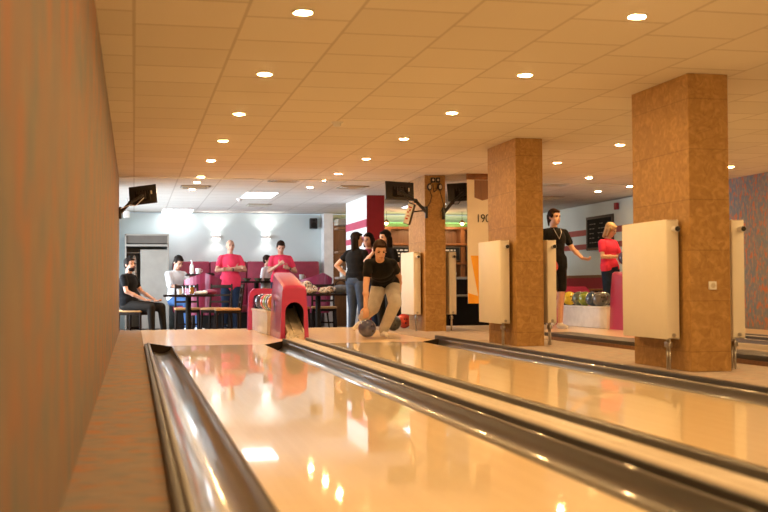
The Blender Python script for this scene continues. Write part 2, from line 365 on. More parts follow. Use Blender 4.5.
def copy_tree(o, parent=None):
    c = o.copy(); COL.objects.link(c)
    if parent is not None: c.parent = parent
    for ch in list(o.children): copy_tree(ch, c)
    return c
def text_mesh(body, size, material, parent, loc, rot, name='lettering', depth=0.002, align='CENTER', bold=0.0, sx=1.0):
    cu = bpy.data.curves.new(name, 'FONT'); cu.body = body; cu.size = size; cu.extrude = depth; cu.offset = bold; cu.align_x = align; cu.align_y = 'CENTER'
    t = bpy.data.objects.new(name, cu); COL.objects.link(t)
    dg = bpy.context.evaluated_depsgraph_get(); dg.update()
    me = bpy.data.meshes.new_from_object(t.evaluated_get(dg)); bpy.data.objects.remove(t)
    me.materials.clear(); me.materials.append(M[material])
    o = link(name, me, parent, loc); o.rotation_euler = rot; o.scale = (sx,1,1)
    return o

# ------------------------------------------------------------------ the setting
ZC = 2.12; ZF = -0.20; YA = 16.65; YB = 22.9; XR = 8.3
def struct(name, bm, material, label=None, cat=None, smooth=False):
    o = bm.build(name, material, smooth=smooth); tag(o, label, cat, kind='structure'); return o
struct('wall_left', B().bb(-0.40,-0.20,-1.2,15.75,-0.3,ZC), 'wallL')
struct('wall_right', B().bb(XR,XR+0.2,-1.2,16.3,-0.3,ZC), 'wallR')
wr = struct('wall_right_cafe', B().bb(XR,XR+0.2,16.3,YB,-0.3,ZC), 'white_wall')
for z0, z1 in ((1.545,1.655),(1.285,1.385)):
    o = B().bb(XR-0.006,XR,17.0,YB,z0,z1).build('wall_stripe', 'maroon_stripe', wr, smooth=False)
o = B().bb(XR-0.02,XR,16.3,YB,0.2,0.75).build('wall_dado', 'crimson_paint', wr, smooth=False)
o = B().bb(XR-0.03,XR,16.3,YB,0.75,0.80).build('wall_rail', 'brown_wood', wr, smooth=False)
struct('wall_back', B().bb(-1.3,XR+0.2,YB,YB+0.2,-0.3,ZC), 'white_wall')
struct('wall_front', B().bb(-0.4,XR+0.2,-1.4,-1.2,-0.3,ZC), 'blackmatte')
struct('ceiling', B().bb(-0.4,XR+0.2,-1.4,15.45,ZC,ZC+0.1), 'ceil')
struct('ceiling_cafe', B().bb(-1.3,XR+0.2,15.45,YB+0.2,ZC+0.02,ZC+0.12), 'ceil')
struct('trim_1', B().bb(-0.2,XR,15.42,15.46,ZC-0.012,ZC), 'white_paint')
struct('floor_cafe', B().bb(-1.3,XR+0.2,YA,YB,ZF-0.1,ZF), 'lower_floor')
struct('floor_approach', B().bb(0.10,XR,12.05,YA,-0.2,0.0), 'approach')
struct('floor_approach_edge', B().bb(-0.2,0.10,12.05,YA,-0.2,0.0), 'carpet')
struct('floor_strip_left', B().bb(-0.2,0.105,-1.2,12.05,-0.2,0.0), 'carpet')
struct('floor_strip_middle', B().bb(3.36,4.62,-1.2,12.05,-0.2,0.0), 'strip')
struct('floor_strip_right', B().bb(8.1,XR,-1.2,12.05,-0.2,0.0), 'strip')
struct('floor_under_lanes', B().bb(-0.2,XR,-1.2,12.05,-0.24,-0.2), 'darkslot')
struct('trim_2', B().bb(-0.2,XR,YA,YA+0.02,-0.2,-0.002), 'brown_wood')
# carpet patch around the pillars at the end of the approach
struct('floor_carpet_patch', B().bb(3.36,4.62,12.06,YA-0.01,-0.01,0.004), 'strip')
# window side of the cafe
wl = B(); wl.bb(-1.3,-1.1,15.75,17.1,-0.3,ZC); wl.bb(-1.3,-1.1,22.1,YB,-0.3,ZC); wl.bb(-1.3,-1.1,17.1,22.1,-0.3,0.1); wl.bb(-1.3,-1.1,17.1,22.1,1.9,ZC)
struct('wall_left_cafe', wl, 'white_wall')
struct('wall_left_return', B().bb(-1.3,-0.4,15.65,15.75,-0.3,ZC), 'white_wall')
wf = B()
for y in (17.12,18.35,19.6,20.85,22.08): wf.bb(-1.24,-1.18,y-0.03,y+0.03,0.1,1.9)
wf.bb(-1.24,-1.18,17.1,22.1,0.1,0.15); wf.bb(-1.24,-1.18,17.1,22.1,1.85,1.9)
win = struct('window_1', wf, 'white_paint')
B().bb(-1.215,-1.205,17.13,22.07,0.15,1.85).build('window_glass', 'glass', win, smooth=False)
# white corner post and wooden wall beside the shelf unit
p0 = at(324,214,22.4)
struct('wall_corner_post', B().bb(3.80,3.99,22.55,YB,ZF,ZC), 'white_paint', 'white corner post at the end of the crimson bench', 'post')
struct('wall_wood_panel', B().bb(3.98,4.30,22.6,YB,ZF,1.95), 'brown_wood', 'brown wood panel between the white corner post and shelf unit', 'wall panel')

# pillars
PILL = [(7.22, 'large stone clad pillar with a wall socket, closest to the camera'), (10.75, 'second stone clad pillar from the camera, between the large one and the one with screens'), (14.6, 'stone clad pillar that carries two screens on arms')]
PX = {7.22: 3.995, 10.75: 3.935, 14.6: 3.99}
for y0, lab in PILL:
    hw = 0.155 if y0 < 8 else 0.145; b = B().bb(-hw,hw,0,0.92,0,ZC-0.001,0.004); o = b.build('pillar', 'pillar', None, (PX[y0],y0,0.001), smooth=False)
    tag(o, lab, 'pillar', 'stone clad pillars', 'structure')
o = B().bb(-0.15,0.15,0,1.85,0,ZC-ZF+0.018,0.004).build('pillar', 'white_paint', None, (3.94,18.2,ZF+0.001), smooth=False)
tag(o, 'white pillar with crimson front face and two pink stripes', 'pillar', kind='structure')
B().bb(-0.15,0.15,-0.008,0.0,0,ZC-ZF+0.018).build('pillar_front_panel', 'crimson_paint', o, smooth=False)['label'] = 'crimson front face'
for z0, z1 in ((1.61-ZF,1.74-ZF),(1.36-ZF,1.46-ZF)):
    B().bb(-0.156,-0.15,0,1.85,z0,z1).build('pillar_stripe', 'pink_stripe', o, smooth=False)['label'] = 'pink stripe'

# ------------------------------------------------------------------ lanes, gutters, dividers
def lane(x0, x1, lab):
    o = B().bb(x0,x1,-0.6,12.05,-0.03,0.0).build('bowling_lane', 'lane', smooth=False)
    b = B()
    tag(o, lab, 'bowling lane', 'bowling lanes')
    return o
lane(0.39,1.365,'glossy maple lane beside the sponged wall')
lane(2.09,3.115,'glossy maple lane running alongside the three stone pillars')
lane(5.28,6.26,'far maple lane behind the row of pillars')
lane(6.98,7.86,'maple lane by the patterned wall, hardly visible')
def gutter(x0, x1, lab, side):
    """half-round channel; side = +1 when the raised wall is on the +x side, -1 on the -x side, with a flange"""
    n = 14; pr = []
    for i in range(n+1):
        a = PI*i/n; pr.append(((x0+x1)/2 - (x1-x0)/2*math.cos(a), -0.004-0.075*math.sin(a)))
    if side > 0: pr += [(x1, 0.015), (x1+0.001, 0.032)]
    else: pr = [(x0-0.001, 0.032), (x0, 0.015)] + pr
    low = (x1-x0)/2
    b = B().sweep(pr, 0.0-0.6, 12.02, 24)
    t = 0.004
    o = b.build('gutter', 'gutter'); tag(o, lab, 'gutter', 'lane gutters')
    sm = o.modifiers.new('s','SOLIDIFY'); sm.thickness = 0.004; sm.offset = -1
    # closed dark end at the foul line
    e = B(); e.prism([(x,z) for x,z in pr]+[], 'y', 12.015, 12.03); e.build('end_cap', 'darkslot', o)
    return o
g = gutter(0.16,0.388,'grey gutter channel between the sponged wall strip and first lane', -1)
B().bb(0.135,0.16,-0.6,12.03,-0.03,0.040,0.006).build('flange', 'flange', g)
B().bb(0.106,0.135,-0.6,12.03,-0.03,0.028,0.003).build('outer_lip', 'darklip', g)
g = gutter(1.367,1.57,'grey gutter channel between first lane and the cream ball track', 1)
g = gutter(1.905,2.088,'sunken gutter hidden behind the cream ball track', -1)
g = gutter(3.117,3.315,'grey gutter channel in front of the stone pillars', 1)
B().bb(3.317,3.358,-0.6,12.2,-0.03,0.062,0.006).build('flange', 'darklip', g)
g = gutter(4.95,5.278,'gutter behind the pillars on the near side of the far lane', -1)
B().bb(4.63,4.95,-0.6,12.2,0.035,0.075,0.004).build('flange', 'darklip', g)
B().bb(4.625,4.95,-0.6,12.05,-0.03,0.035).build('plinth', 'brown_wood', g, smooth=False)
g = gutter(6.262,6.44,'gutter on the far side of the far lane', 1)
g = gutter(6.80,6.978,'gutter beside the farthest ball track', -1)
g = gutter(7.862,8.06,'gutter beside the patterned wall', 1)
B().bb(8.062,8.10,-0.6,12.2,-0.03,0.06,0.006).build('flange', 'darklip', g)
def divider(x0, x1, lab, y1=12.06):
    e = empty('ball_return_track', ((x0+x1)/2, 0, 0), lab, 'ball return track', 'ball return tracks')
    wd = x1-x0; h = wd/2
    B().bb(-h,-h+0.022,-0.6,y1,-0.03,0.060,0.005).build('side_rail', 'darklip', e)
    B().bb(h-0.05,h,-0.6,y1+0.1,-0.03,0.060,0.006).build('side_rail', 'flange', e)
    B().bb(-h+0.022,-h+0.065,-0.6,y1,-0.03,0.056,0.004).build('edge_strip', 'tan', e)
    c = B(); c.bb(-h+0.065,-h+0.20,-0.6,y1+0.15,-0.03,0.052,0.006)
    c.build('track_bed', 'cream', e)
    B().bb(-h+0.115,-h+0.165,-0.6,y1+0.15,0.048,0.054,0.002).build('centre_rail', 'cream', e)
    B().bb(-h+0.20,h-0.05,-0.6,y1+0.05,-0.03,0.005).build('groove', 'darkslot', e, smooth=False)
    return e
divider(1.57,1.885,'low cream ball return track between first and second lanes, feeding the near crimson return')
divider(6.45,6.79,'low ball return track beyond the far lane, feeding the distant crimson return')

# ------------------------------------------------------------------ ceiling lamps
def lamp_proto():
    e = empty('ceiling_light', (0,0,ZC), 'x', 'ceiling light')
    B().lathe([(0.047,-0.011),(0.052,-0.013),(0.060,-0.004),(0.060,0.0),(0.047,0.0),(0.047,-0.011)], (0,0,0), 28).build('trim_ring', 'white_paint', e)
    B().lathe([(0,-0.020),(0.018,-0.018),(0.034,-0.013),(0.046,-0.006),(0.046,0.0),(0,0.0)], (0,0,0), 28).build('lens', 'lens', e)
    return e
proto = lamp_proto(); first = True
ord_ = ['first','second','third','fourth','fifth','sixth','seventh','eighth','ninth','tenth','eleventh']
rows = [('over the lane by the sponged wall', [(0.90,4.15),(0.90,2.35),(0.90,5.98),(0.895,7.78),(0.885,9.62),(0.886,11.42),(0.887,13.25),(0.882,15.19),(0.885,16.22),(0.873,17.40)]),
        ('over the second lane', [(2.73,3.9),(2.73,2.1),(2.733,5.71),(2.711,7.47),(2.68,9.235),(2.67,10.95),(2.65,12.75),(2.635,14.50),(2.639,15.63),(2.616,16.78)]),
        ('between the pillars and far lane', [(5.1,3.8),(5.1,5.6),(5.1,7.4),(5.08,9.2),(5.06,11.02),(5.035,12.77)]),
        ('over the far side', [(7.4,3.9),(7.4,5.6),(7.4,7.4),(7.4,9.2),(7.4,11.0),(7.398,12.84),(7.443,15.87),(7.324,16.81),(6.179,14.48)])]
for rn, pts in rows:
    pts = sorted(pts, key=lambda p: p[1]); vis = [p for p in pts if p[1] > 5.65 or rn.startswith('between')]
    for i, p in enumerate(pts):
        o = proto if first else copy_tree(proto); first = False
        o.location = (p[0], p[1], ZC + (0.02 if p[1] > 15.45 else 0))
        o['label'] = 'round recessed ceiling light %s, %s from the camera' % (rn, ord_[i]); o['group'] = 'recessed ceiling lights'
def light_panel(x, y, sx, sy, lab, pw):
    e = empty('ceiling_light_panel', (x,y,ZC+0.02), lab, 'ceiling light', 'lit ceiling panels')
    B().bb(-sx/2-0.015,sx/2+0.015,-sy/2-0.015,sy/2+0.015,-0.008,0.0,0.002).build('frame', 'white_paint', e)
    B().bb(-sx/2,sx/2,-sy/2,sy/2,-0.011,-0.004).build('diffuser', 'panel', e, smooth=False)
light_panel(2.02,18.4,0.5,1.05,'bright rectangular light panel in the cafe ceiling above the men', 0)
light_panel(0.84,22.5,0.58,1.1,'rectangular light panel in the cafe ceiling by the grey wardrobe', 0)
light_panel(5.35,20.4,0.58,1.1,'rectangular light panel in the ceiling in front of the bar', 0)
def vent(x, y, lab):
    e = empty('ceiling_vent', (x,y,ZC+(0.02 if y > 15.45 else 0)), lab, 'vent', 'square ceiling vents')
    B().bb(-0.22,0.22,-0.22,0.22,-0.012,0,0.004).build('frame', 'tan', e)
    s = B()
    for k in range(4):
        r = 0.19-0.045*k
        for a, bq in (((-r,-r),(r,-r)),((r,-r),(r,r)),((r,r),(-r,r)),((-r,r),(-r,-r))):
            s.cyl((a[0],a[1],-0.016),(bq[0],bq[1],-0.016),0.007,seg=6)
    s.build('grille', 'radgrill', e)
vent(2.09,15.75,'square air vent in the ceiling between the two lamp rows')
vent(0.9,17.0,'square air vent in the ceiling behind the screen by the sponged wall')
vent(3.26,16.7,'square air vent in the ceiling before the striped white pillar')
vent(6.15,15.75,'square air vent in the ceiling beyond the far lane')
vent(7.0,18.2,'square air vent in the ceiling near the alarm lamp')
vent(2.25,20.6,'square air vent in the cafe ceiling over the crimson bench')
def detector(x, y, lab):
    e = empty('smoke_detector', (x,y,ZC+(0.02 if y > 15.45 else 0)), lab, 'smoke detector', 'smoke detectors')
    B().lathe([(0,-0.012),(0.055,-0.012),(0.06,0),(0,0)]).build('base', 'white_paint', e)
    B().lathe([(0,-0.045),(0.03,-0.043),(0.038,-0.02),(0.04,-0.011),(0,-0.011)]).build('sensor', 'white_paint', e)
detector(1.81,9.99,'round smoke detector on the ceiling over the cream ball track')
detector(1.78,19.3,'round smoke detector on the cafe ceiling by the light panel')

# ------------------------------------------------------------------ radiators
def radiator():
    e = empty('radiator', (0,0,0), 'x', 'radiator')
    # local: face looks to -x, length along y, wall at x=+0.05
    b = B()
    b.bb(-0.05,-0.036,-0.37,0.37,0,0.86,0.006)
    b.bb(-0.052,-0.049,-0.35,0.35,0.03,0.83,0.0015)
    b.build('front_panel', 'radiator', e)
    B().bb(0.036,0.05,-0.37,0.37,0,0.86,0.006).build('back_panel', 'radiator', e)
    for y in (-0.366,0.366): B().bb(-0.045,0.045,y-0.006,y+0.006,0.01,0.85,0.003).build('side_panel', 'radiator', e)
    g = B(); g.bb(-0.045,0.045,-0.365,0.365,0.845,0.858,0.002)
    g.build('top_grille', 'radgrill', e)
    v = B().cyl((0.005,-0.37,0.79),(0.005,-0.40,0.79),0.016).cyl((0.005,-0.395,0.79),(0.005,-0.44,0.79),0.022)
    v.build('valve', 'white_paint', e)
    B().cyl((0.005,-0.438,0.79),(0.005,-0.445,0.79),0.019).build('valve_cap', 'black', e)
    p = B()
    for yy in (-0.31,-0.27): p.tube([(0.0,yy,0.02),(0.0,yy,-0.09),(0.0,yy,-0.215)],0.009)
    p.bb(-0.015,0.015,-0.33,-0.25,-0.06,-0.02,0.005)
    p.build('pipe', 'metal', e)
    k = B().lathe([(0,-0.006),(0.014,-0.006),(0.014,0.006),(0,0.006)], (0.0,-0.376,0.03), 16, (PI/2,0,0)); k.build('drain_plug', 'metal', e)
    for yy in (-0.2,0.2):
        B().bb(0.05,0.06,yy-0.02,yy+0.02,0.1,0.75).build('bracket', 'metal', e)
    return e
r0 = radiator(); first = True
RL = ['white panel radiator on the lane face of the large socket pillar', 'white panel radiator on the lane face of the second stone pillar', 'white panel radiator on the lane face of the pillar with screens']
RR = ['radiator on the far face of the large socket pillar', 'radiator on the far face of the second stone pillar', 'radiator on the far face of the pillar with screens']
for i, (y0, lab) in enumerate(PILL):
    o = r0 if first else copy_tree(r0); first = False
    o.location = (PX[y0]-0.225, y0+0.50, 0.225); o['label'] = RL[i]; o['group'] = 'panel radiators'
    c = copy_tree(r0); c.location = (PX[y0]+0.225+0.04, y0+0.45, 0.225); c.rotation_euler = (0,0,0); c['label'] = RR[i]; c['group'] = 'panel radiators'
# wall socket on the large pillar
e = empty('wall_socket', (4.005,7.22,0.61), 'small white wall socket on the large stone pillar', 'socket')
B().bb(-0.03,0.03,-0.016,0,-0.03,0.03,0.005).build('plate', 'white_cer', e)
B().lathe([(0,-0.002),(0.017,-0.002),(0.019,0.002),(0,0.002)], (0,-0.017,0), 16, (PI/2,0,0)).build('socket_face', 'radgrill', e)

# ------------------------------------------------------------------ screens on arms
def tv(name, lab, c, w_, h_, rz, tilt, mount, cat='screen', roll=0.0):
    """back side towards the camera: c = centre, mount = wall point"""
    e = empty(name, c, lab, cat, 'hanging screens')
    R = Matrix.Rotation(rz,3,'Z') @ Matrix.Rotation(tilt,3,'X') @ Matrix.Rotation(roll,3,'Y')
    def bxr(b, cc, d, bev=0.004): b.box(R @ V(cc), d, bev, R)
    b = B(); bxr(b,(0,0,0),(w_,0.03,h_),0.006); b.build('screen_body', 'black', e)
    b = B(); bxr(b,(0,0.018,0),(w_-0.03,0.004,h_-0.03),0.001); b.build('display', 'screen', e)
    b = B(); bxr(b,(0,-0.028,-0.02),(w_*0.55,0.03,h_*0.55),0.008); b.build('rear_housing', 'blackmatte', e)
    b = B()
    for k in range(5): bxr(b,(-w_*0.2+k*w_*0.1,-0.0445,0.03),(w_*0.05,0.004,0.04),0.001)
    b.build('vent_grille', 'black', e)
    b = B(); bxr(b,(w_*0.32,-0.018,0.02),(0.02,0.006,0.05),0.001); b.build('sticker', 'label', e)
    b = B(); bxr(b,(0,-0.05,-0.02),(0.10,0.014,0.10),0.004); b.build('mount_plate', 'black', e)
    st = R @ V((0,-0.06,-0.03)); en = V(mount)-V(c); mid = st*0.45+en*0.55+V((0,-0.03,0.03))
    b = B(); b.cap(st, mid, 0.020); b.cap(mid, en, 0.022); b.ell(mid,(0.03,0.03,0.03)); b.build('arm', 'black', e)
    b = B(); b.box(en,(0.035,0.05,0.16),0.006); b.build('wall_plate', 'black', e)
    b = B(); b.tube([st+V((0.02,-0.01,-0.03)), st*0.7+en*0.3+V((0,-0.05,-0.07)), mid+V((0,-0.03,-0.03)), en+V((0,-0.02,0.05))],0.005); b.build('cable', 'white_paint' if 'sponged' in lab else 'black', e)
    return e
tv('television', 'flat screen on an arm at the end of the sponged wall, seen from behind', at(143,195,15.35), 0.37, 0.26, math.radians(-14), math.radians(-12), (-0.18,15.30,1.62), roll=math.radians(-7))
tv('television', 'flat screen on an arm before the crimson pillar face, seen from behind', at(399.5,191,14.5), 0.40, 0.25, math.radians(6), math.radians(-10), (3.86,14.575,1.615), roll=math.radians(2))
tv('television', 'flat screen on the arm partly hidden by the beer banner', at(462,192,14.62), 0.40, 0.25, math.radians(-8), math.radians(-10), (4.10,14.575,1.60), roll=math.radians(-3))
# junction boxes and cables on the pillar with screens
for i, (px, py, ww, hh, lab) in enumerate([(433,180,0.06,0.07,'small black power box high on the screen pillar beside its twin'),(438,180,0.06,0.07,'small black power box high on the screen pillar, nearer the lane wall edge'),(429.5,187,0.07,0.10,'rounded transformer hanging on the lane side of screen pillar'),(440,187,0.07,0.10,'rounded transformer hanging toward the banner side of screen pillar')]):
    p = at(px,py,14.57)
    e = empty('power_box', (p.x,14.598,p.z), lab, 'power box', 'power boxes on the screen pillar')
    if i < 2:
        B().bb(-ww/2,ww/2,-0.04,0,-hh/2,hh/2,0.008).build('housing','black',e)
        B().bb(-0.012,0.012,-0.044,-0.038,-0.014,0.014,0.002).build('socket_face','radgrill',e)
    else:
        B().ell((0,-0.025,0),(ww/2,0.025,hh/2)).build('housing','black',e)
        B().ell((0,-0.048,0),(ww/3.6,0.006,hh/3.2)).build('label_plate','radgrill',e)
cb = B()
for a in ([(429.5,184),(433,182)],[(440,184),(438,182)],[(430,191),(432,196),(430,203),(425,210)],[(440,191),(442,198),(444,206),(441,212)],[(433,184),(434,192),(437,190),(438,184)]):
    cb.tube([V((at(x,y,14.57).x,14.575,at(x,y,14.57).z)) for x,y in a],0.005)
tag(cb.build('power_cable','black'),'thin black cables looping between the boxes on the screen pillar','cable')
# tilted score sign on the lane side of the screen pillar
e = empty('score_sign', at(409.5,214,14.66), 'small tilted white sign with red print beneath the hanging screen', 'sign')
R = Matrix.Rotation(math.radians(-20),3,'Z') @ Matrix.Rotation(math.radians(16),3,'Y')
B().box((0,0,0),(0.10,0.03,0.29),0.005,R).build('sign_body','frame_dark',e)
B().cap((0.02,0.01,0.03),(3.846-e.location.x,0.05,0.05),0.010).build('bracket','black',e)
B().box(R@V((-0.012,-0.017,0)),(0.075,0.004,0.27),0.001,R).build('sign_face','white_cer',e)
b = B()
for k,(xx,zz,ww,hh) in enumerate([(-0.012,0.09,0.045,0.018),(-0.005,0.05,0.02,0.03),(-0.025,0.02,0.02,0.02),(-0.01,-0.03,0.04,0.012),(-0.02,-0.07,0.03,0.02)]):
    b.box(R@V((xx,-0.0195,zz)),(ww,0.002,hh),0,R)
b.build('print','ball_red',e)

# ------------------------------------------------------------------ beer banner
p = at(467,178,14.3)
e = empty('banner', (p.x+0.37,14.3,0.38), 'tall cream banner with yellow beer glass picture and number beside the screen pillar', 'banner')
B().bb(-0.37,0.37,-0.006,0.006,0,1.66).build('fabric','banner',e,smooth=False)
B().bb(-0.38,0.38,-0.02,0.02,1.66,1.74,0.006).build('top_rail','bar_wood',e)
B().prism([(-0.27,1.655),(-0.27,1.42),(-0.16,1.38),(0.0,1.42),(0.10,1.50),(0.10,1.655)],'y',-0.009,-0.006).build('bottle_print','bar_wood',e,smooth=False)
b = B(); b.prism([(-0.33,0.64),(0.37,0.64),(0.37,0.0),(-0.21,0.0)],'y',-0.009,-0.006); b.prism([(-0.37,0.0),(-0.215,0.0),(-0.225,0.10),(-0.37,0.14)],'y',-0.009,-0.006); b.build('beer_print','yellow',e,smooth=False)
text_mesh('190', 0.155, 'blackmatte', e, (-0.155,-0.012,1.135), (PI/2,0,0), 'lettering', bold=0.0, sx=0.85)

# ------------------------------------------------------------------ crimson ball return machines
def logo_oval(e, x, y, z):
    R = Matrix.Rotation(-PI/2,3,'Y')
    B().ell((x,y,z),(0.006,0.05,0.085)).build('badge','black',e)
    B().tube([(x-0.005,y-0.022+0.0055*k,z+0.03*math.sin(k*0.9)) for k in range(9)],0.004).build('badge_emblem','wardrobe',e)
def ball_return(x, y, lab):
    """x,y = left front foot of the hood at local origin; hood front faces -y; the hood narrows upwards"""
    e = empty('ball_return', (x,y,0.001), lab, 'ball return', 'crimson ball returns')
    # hood: outer shell from front to back with an arched tunnel cut in the front
    W = 0.33
    def sec(yy, wb, wt, h, zs):      # section outline (x,z): shoulders at zs
        cx = W/2
        return [(cx-wb/2,0.0),(cx-(wb*0.45+wt*0.55)/2,zs),(cx-wt/2,h-0.02),(cx-wt/2+0.03,h),(cx+wt/2-0.03,h),(cx+wt/2,h-0.02),(cx+(wb*0.45+wt*0.55)/2,zs),(cx+wb/2,0.0)]
    secs = [(0.0,0.34,0.28,0.60,0.42),(0.02,0.35,0.275,0.625,0.43),(0.05,0.36,0.27,0.640,0.44),(0.95,0.34,0.26,0.79,0.55),(1.06,0.34,0.24,0.80,0.55),(1.10,0.32,0.22,0.77,0.54)]
    b = B(); rows_ = []
    for s in secs: rows_.append([b.bm.verts.new((px,s[0],pz)) for px,pz in sec(*s)])
    for r1, r2 in zip(rows_, rows_[1:]):
        for i in range(7): b.bm.faces.new((r1[i],r1[i+1],r2[i+1],r2[i]))
    b.bm.faces.new(rows_[-1])
    # front face with arch: quad strip between the outline and the arch
    arch = [(0.054,0.0),(0.052,0.31)] + [(0.165-0.113*math.cos(a),0.31+0.125*math.sin(a)) for a in [PI*k/10 for k in range(1,10)]] + [(0.278,0.31),(0.276,0.0)]
    A = [b.bm.verts.new((px,0.0,pz)) for px,pz in arch]
    out = rows_[0]
    # triangulated fan between outline (8) and arch (13)
    idx = [0,0,1,2,2,3,3,3,4,4,5,5,6,7]
    mapo = [0,1,1,2,2,3,3,4,4,5,5,6,7]
    for i in range(len(A)-1):
        o1, o2 = out[mapo[i]], out[mapo[i+1]]
        if o1 is o2: b.bm.faces.new((A[i],A[i+1],o1))
        else: b.bm.faces.new((A[i],A[i+1],o2,o1))
    # inner lip of the arch
    A2 = [b.bm.verts.new((px,0.05,pz)) for px,pz in arch]
    for i in range(len(A)-1): b.bm.faces.new((A[i+1],A[i],A2[i],A2[i+1]))
    hd = b.build('hood','red_plastic',e,ang=28)
    # dark tunnel interior
    t = B(); A1 = [t.bm.verts.new((px,0.05,pz)) for px,pz in arch]; A3 = [t.bm.verts.new((px,0.85,pz)) for px,pz in arch]
    for i in range(len(A1)-1): t.bm.faces.new((A1[i],A1[i+1],A3[i+1],A3[i]))
    t.bm.faces.new(A3); t.build('tunnel','darkslot',e,smooth=False)
    # ramp with three rails
    def ramp_z(yy): return 0.050+0.30*max(0,min(1,(yy+0.25)/0.95))**1.4
    r = B()
    n = 24
    L_ = []
    for k in range(n+1):
        yy = -1.0+1.7*k/n; q = max(0,min(1,(-0.05-yy)/0.9)); q = q*q*(3-2*q)
        L_.append((0.165-0.155*q, yy, ramp_z(yy), 1.2-0.42*q))
    rowsr = []
    for cx,yy,z,ws in L_:
        rowsr.append([r.bm.verts.new((cx+dx*ws,yy,z+dz*ws)) for dx,dz in ((-0.085,0.03),(-0.07,0.03),(-0.065,0.0),(-0.025,0.0),(-0.02,0.015),(0.02,0.015),(0.025,0.0),(0.065,0.0),(0.07,0.03),(0.085,0.03),(0.085,-0.03),(-0.085,-0.03))])
    for r1, r2 in zip(rowsr, rowsr[1:]):
        for i in range(12): r.bm.faces.new((r1[i],r1[(i+1)%12],r2[(i+1)%12],r2[i]))
    r.bm.faces.new(rowsr[0]); r.bm.faces.new(rowsr[-1][::-1])
    r.build('ramp','cream',e)
    # rack: pale cabinet with a ball tray, closed by a crimson end arch
    B().bb(-0.04,0.42,1.08,2.95,0.0,0.30,0.01).build('rack_cabinet','white_cer',e)
    tr = B(); tr.bb(-0.05,-0.02,1.08,2.95,0.28,0.312,0.008); tr.bb(0.40,0.43,1.08,2.95,0.28,0.312,0.008); tr.bb(-0.03,0.41,1.08,2.95,0.295,0.305)
    tr.build('ball_tray','white_cer',e)
    a = B()
    outer = [(-0.10,0.0),(-0.085,0.47),(-0.06,0.55),(-0.01,0.595),(0.41,0.595),(0.47,0.55),(0.50,0.47),(0.52,0.0)]
    inner = [(-0.04,0.0),(-0.03,0.44),(-0.01,0.49),(0.03,0.505),(0.35,0.505),(0.39,0.49),(0.41,0.44),(0.42,0.0)]
    y0, y1 = 2.90, 3.05
    rs = [[a.bm.verts.new((px,yy,pz)) for px,pz in pr] for pr, yy in ((outer,y0),(outer,y1),(inner,y1),(inner,y0))]
    for k in range(4):
        r1, r2 = rs[k], rs[(k+1)%4]
        for i in range(7): a.bm.faces.new((r1[i],r1[i+1],r2[i+1],r2[i]))
        
    for i in (0,7): a.bm.faces.new([rr[i] for rr in rs])
    a.build('end_arch','red_plastic',e)
    # logo badge on the side of the hood
    logo_oval(e, -0.012, 0.55, 0.38)
    return e
ball_return(1.70,13.2,'crimson hooded ball return at the end of the cream track, balls on its rack')
ball_return(6.48,13.45,'crimson hooded ball return behind the blonde woman, beyond the pillars')
def ball(c, col, lab, group=None, r=0.108, rot=0.0):
    o = B().ell((0,0,0),(r,r,r),None,40,24).build('bowling_ball','ball_'+col,None,c,ang=180); tag(o,lab,'bowling ball',group)
    h = B(); q = Matrix.Rotation(rot,3,'Z')
    for dx,dz,rr in ((-0.018,0.03,0.011),(0.018,0.03,0.011),(0.0,-0.03,0.013)):
        d = (q @ V((dx/r,-1,dz/r))).normalized()
        h.cyl(d*(r-0.004),d*(r+0.0008),rr,seg=12)
    h.build('finger_holes','blackmatte',o)
    return o
G1 = 'bowling balls on the near return rack'; G2 = 'bowling balls on the far return rack'
rz = 0.305+0.108
for i,(dy,col,lab) in enumerate([(1.25,'orange','orange ball on the near return rack, next to the hood'),(1.52,'grey','grey ball on the near return rack behind the orange ball'),(1.80,'green','green ball on the near return rack, behind the grey ball'),(2.1,'red','red ball in the middle of near return rack, behind the green ball'),(2.75,'navy','navy ball on the near return rack, next to the end arch')]):
    ball((1.70+0.09,13.2+dy,rz),col,lab,G1)
p2 = (6.48,13.45)
for i,(dy,col,lab) in enumerate([(1.60,'grey','speckled grey ball on the far rack, beside the blonde woman'),(1.86,'blue','dark blue ball on the far rack, beside the speckled grey ball'),(2.13,'green','green ball on the far rack, between blue and olive balls'),(2.37,'olive','olive grey ball on the far rack, between green and yellow balls'),(2.76,'yellow','bright yellow ball on the far rack, by the walking woman')]):
    ball((p2[0]+0.09,p2[1]+dy,rz),col,lab,G2)
for i,(dy,col,lab) in enumerate([(1.42,'charcoal','charcoal ball in the back row of far rack, behind the grey ball'),(1.95,'grey','dull grey ball in the back row of far rack, behind the green ball')]):
    ball((p2[0]+0.30,p2[1]+dy,rz),col,lab,G2)
c = at(393.5,322,15.0); ball((c.x,15.0,0.109+0.003),'charcoal','charcoal ball on the floor beside the screen pillar radiator')
c = at(404,322,15.78); ball((c.x,15.78,0.109+0.003),'red','red ball on the floor partly behind the charcoal ball')

